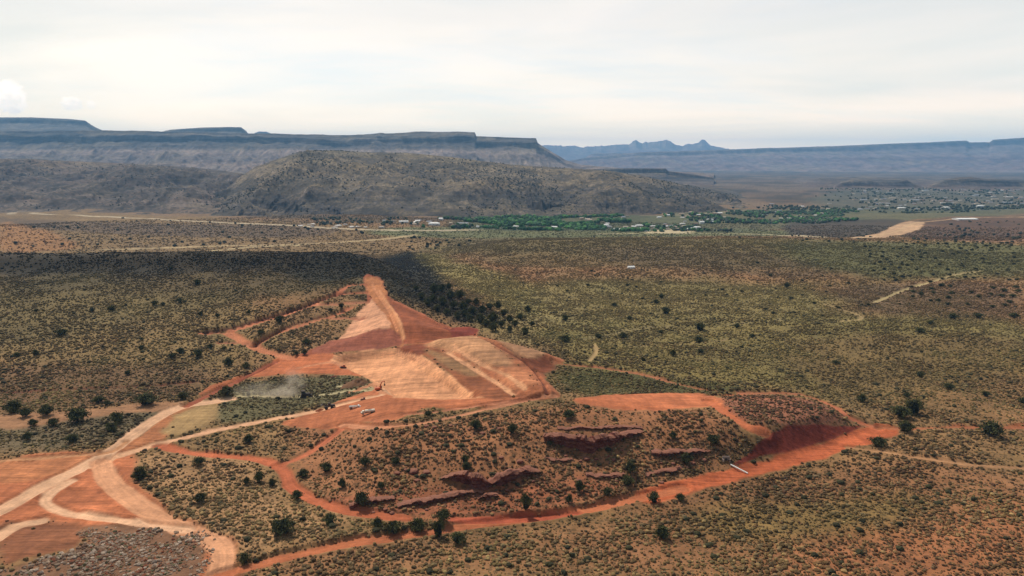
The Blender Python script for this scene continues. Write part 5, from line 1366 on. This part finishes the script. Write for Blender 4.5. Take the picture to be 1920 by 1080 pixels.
def house(u, v, k, roof, wall, rz, label, cat='house', group=None, name='house', s=1.0, sz=None, parts=True):
    g = ground_at([(u, v)])[0]; z = float(Hbase(g[0], g[1]))
    r = empty(name, (g[0], g[1], z), rz); r.scale = sz or (s, s, s)
    for me, nm, mt in zip(HK[k], ('wall', 'roof', 'window'), (WALLS[wall], ROOFS[roof], PANE)):
        if nm == 'window' and not parts: continue
        o = bpy.data.objects.new(nm, me); COL.objects.link(o); o.parent = r
        if not me.materials: me.materials.append(mt)
        o.material_slots[0].link = 'OBJECT'; o.material_slots[0].material = mt
    tag(r, label, cat, group)
house(757, 417, 3, 0, 2, 0.1, 'long white roofed shed at the foot of the brown hill', 'shed', name='shed', s=0.5)
house(814, 422, 1, 0, 2, 0.0, 'bright white house at the left end of the green river trees')
house(868, 421, 3, 2, 0, -0.1, 'long grey roofed building beside the pale farm road', 'building', name='farm_building', s=0.6)
house(1183, 503, 0, 0, 2, 0.2, 'lone small white shed on the brown swell of the plain', 'shed', name='shed', s=0.42)
house(1809, 413, 3, 0, 2, 0.0, 'very long white flat roofed barn on the brown rise at the right', 'barn', name='barn', sz=(1.15, 1.6, 0.7))
house(1690, 392, 1, 0, 0, 0.1, 'pale roofed house standing apart on the bench above the river, left one'); house(1773, 391, 1, 0, 2, 0.3, 'white roofed house standing apart on the bench above the river, middle one')
house(1838, 388, 1, 0, 2, 0.3, 'white roofed house standing apart on the bench above the river, right one')
for grp, lab, px, n, ks in (
    ('pale houses in a cluster at the left edge of the valley floor', 'small pale house in the white cluster at the foot of the hill, far left', [(556, 421), (690, 422), (690, 429), (556, 427)], 17, (0, 1)),
    ('houses before the river trees', 'small pale house on the valley floor left of the river trees', [(690, 414), (900, 412), (900, 427), (690, 428)], 12, (0, 2)),
    ('houses below the river trees', 'pale roofed house in the row on the near side of the river trees', [(1130, 424), (1320, 425), (1320, 433), (1130, 434)], 26, (0, 1)),
    ('houses among the river trees', 'house half hidden among the river trees', [(920, 408), (1260, 404), (1260, 428), (920, 428)], 22, (0, 1, 2)),
    ('houses on the flat beyond the river trees', 'small house on the flat to the right of the river trees', [(1270, 398), (1560, 392), (1560, 408), (1270, 426)], 45, (0, 1, 2)),
    ('houses of the far town', 'tiny house in the far town below the dark lava rims', [(1580, 356), (1915, 354), (1915, 384), (1600, 382)], 95, (0, 1, 3)),
    ('houses along the upper river', 'small house along the far side of the river at the right', [(1400, 384), (1600, 382), (1915, 380), (1915, 392), (1600, 396)], 40, (0, 1))):
    q = np.array(px, float); c = 0
    while c < n:
        u = RNG.uniform(q[:, 0].min(), q[:, 0].max()); v = RNG.uniform(q[:, 1].min(), q[:, 1].max())
        if not inside(np.array([u]), np.array([v]), q)[0]: continue
        house(u, v, int(RNG.choice(ks)), int(RNG.choice(4, p=([.4, .25, .2, .15] if v > 398 else [.1, .25, .35, .3]))), int(RNG.integers(3)), RNG.uniform(-0.5, 0.5), lab, 'house', grp, s=RNG.uniform(0.35, 0.55) if u < 700 else RNG.uniform(0.45, 0.8) if v > 398 else RNG.uniform(0.4, 0.8), parts=(v > 400)); c += 1

# ------------------------------------------------------------------ dust blown off the machines
def dust(u, v, sx, sy, sz, dens, label, rz=0, seed=0, up=0.4):
    g = ground_at([(u, v)])[0]; z = ground_z(*g)
    bm = bmesh.new(); bmesh.ops.create_icosphere(bm, subdivisions=4, radius=1.0)
    me = bpy.data.meshes.new('dust_cloud'); bm.to_mesh(me); bm.free()
    o = link_mesh('dust_cloud', me); o.location = (g[0], g[1], z+sz*up); o.scale = (sx, sy, sz); o.rotation_euler = (0, 0, rz)
    m = bpy.data.materials.new('airborne_dust'); m.use_nodes = True; t = m.node_tree
    for n_ in list(t.nodes): t.nodes.remove(n_)
    tc_ = N(t, 'ShaderNodeTexCoord'); ln = N(t, 'ShaderNodeVectorMath', operation='LENGTH'); L(t, tc_.outputs['Object'], ln.inputs[0])
    fall = math_n(t, 'SUBTRACT', 1.0, ln.outputs['Value'], clamp=True)
    nn = noise(t, mapping(t, tc_.outputs['Object'], scale=(2.2, 2.2, 2.2), loc=(seed, 0, 0)), 1.0, 4, 0.6, 0.5)
    k = math_n(t, 'MULTIPLY', math_n(t, 'MULTIPLY', fall, math_n(t, 'SUBTRACT', nn, 0.34, clamp=True)), dens*8)
    vv = N(t, 'ShaderNodeVolumePrincipled'); vv.inputs['Color'].default_value = (1.0, 0.86, 0.68, 1); L(t, k, vv.inputs['Density'])
    ou = N(t, 'ShaderNodeOutputMaterial'); L(t, vv.outputs[0], ou.inputs['Volume']); me.materials.append(m)
    tag(o, label, None, kind='stuff')
dust(536, 742, 9, 5, 5, 0.11, 'dense pale dust kicked up right behind the dark bulldozer', 0, 1)
dust(495, 743, 18, 6, 6, 0.06, 'thin pale dust drifting left over the green strip', 0, 5)
dust(552, 728, 8, 6, 9, 0.05, 'tan dust rising above the dark bulldozer', 0, 9)
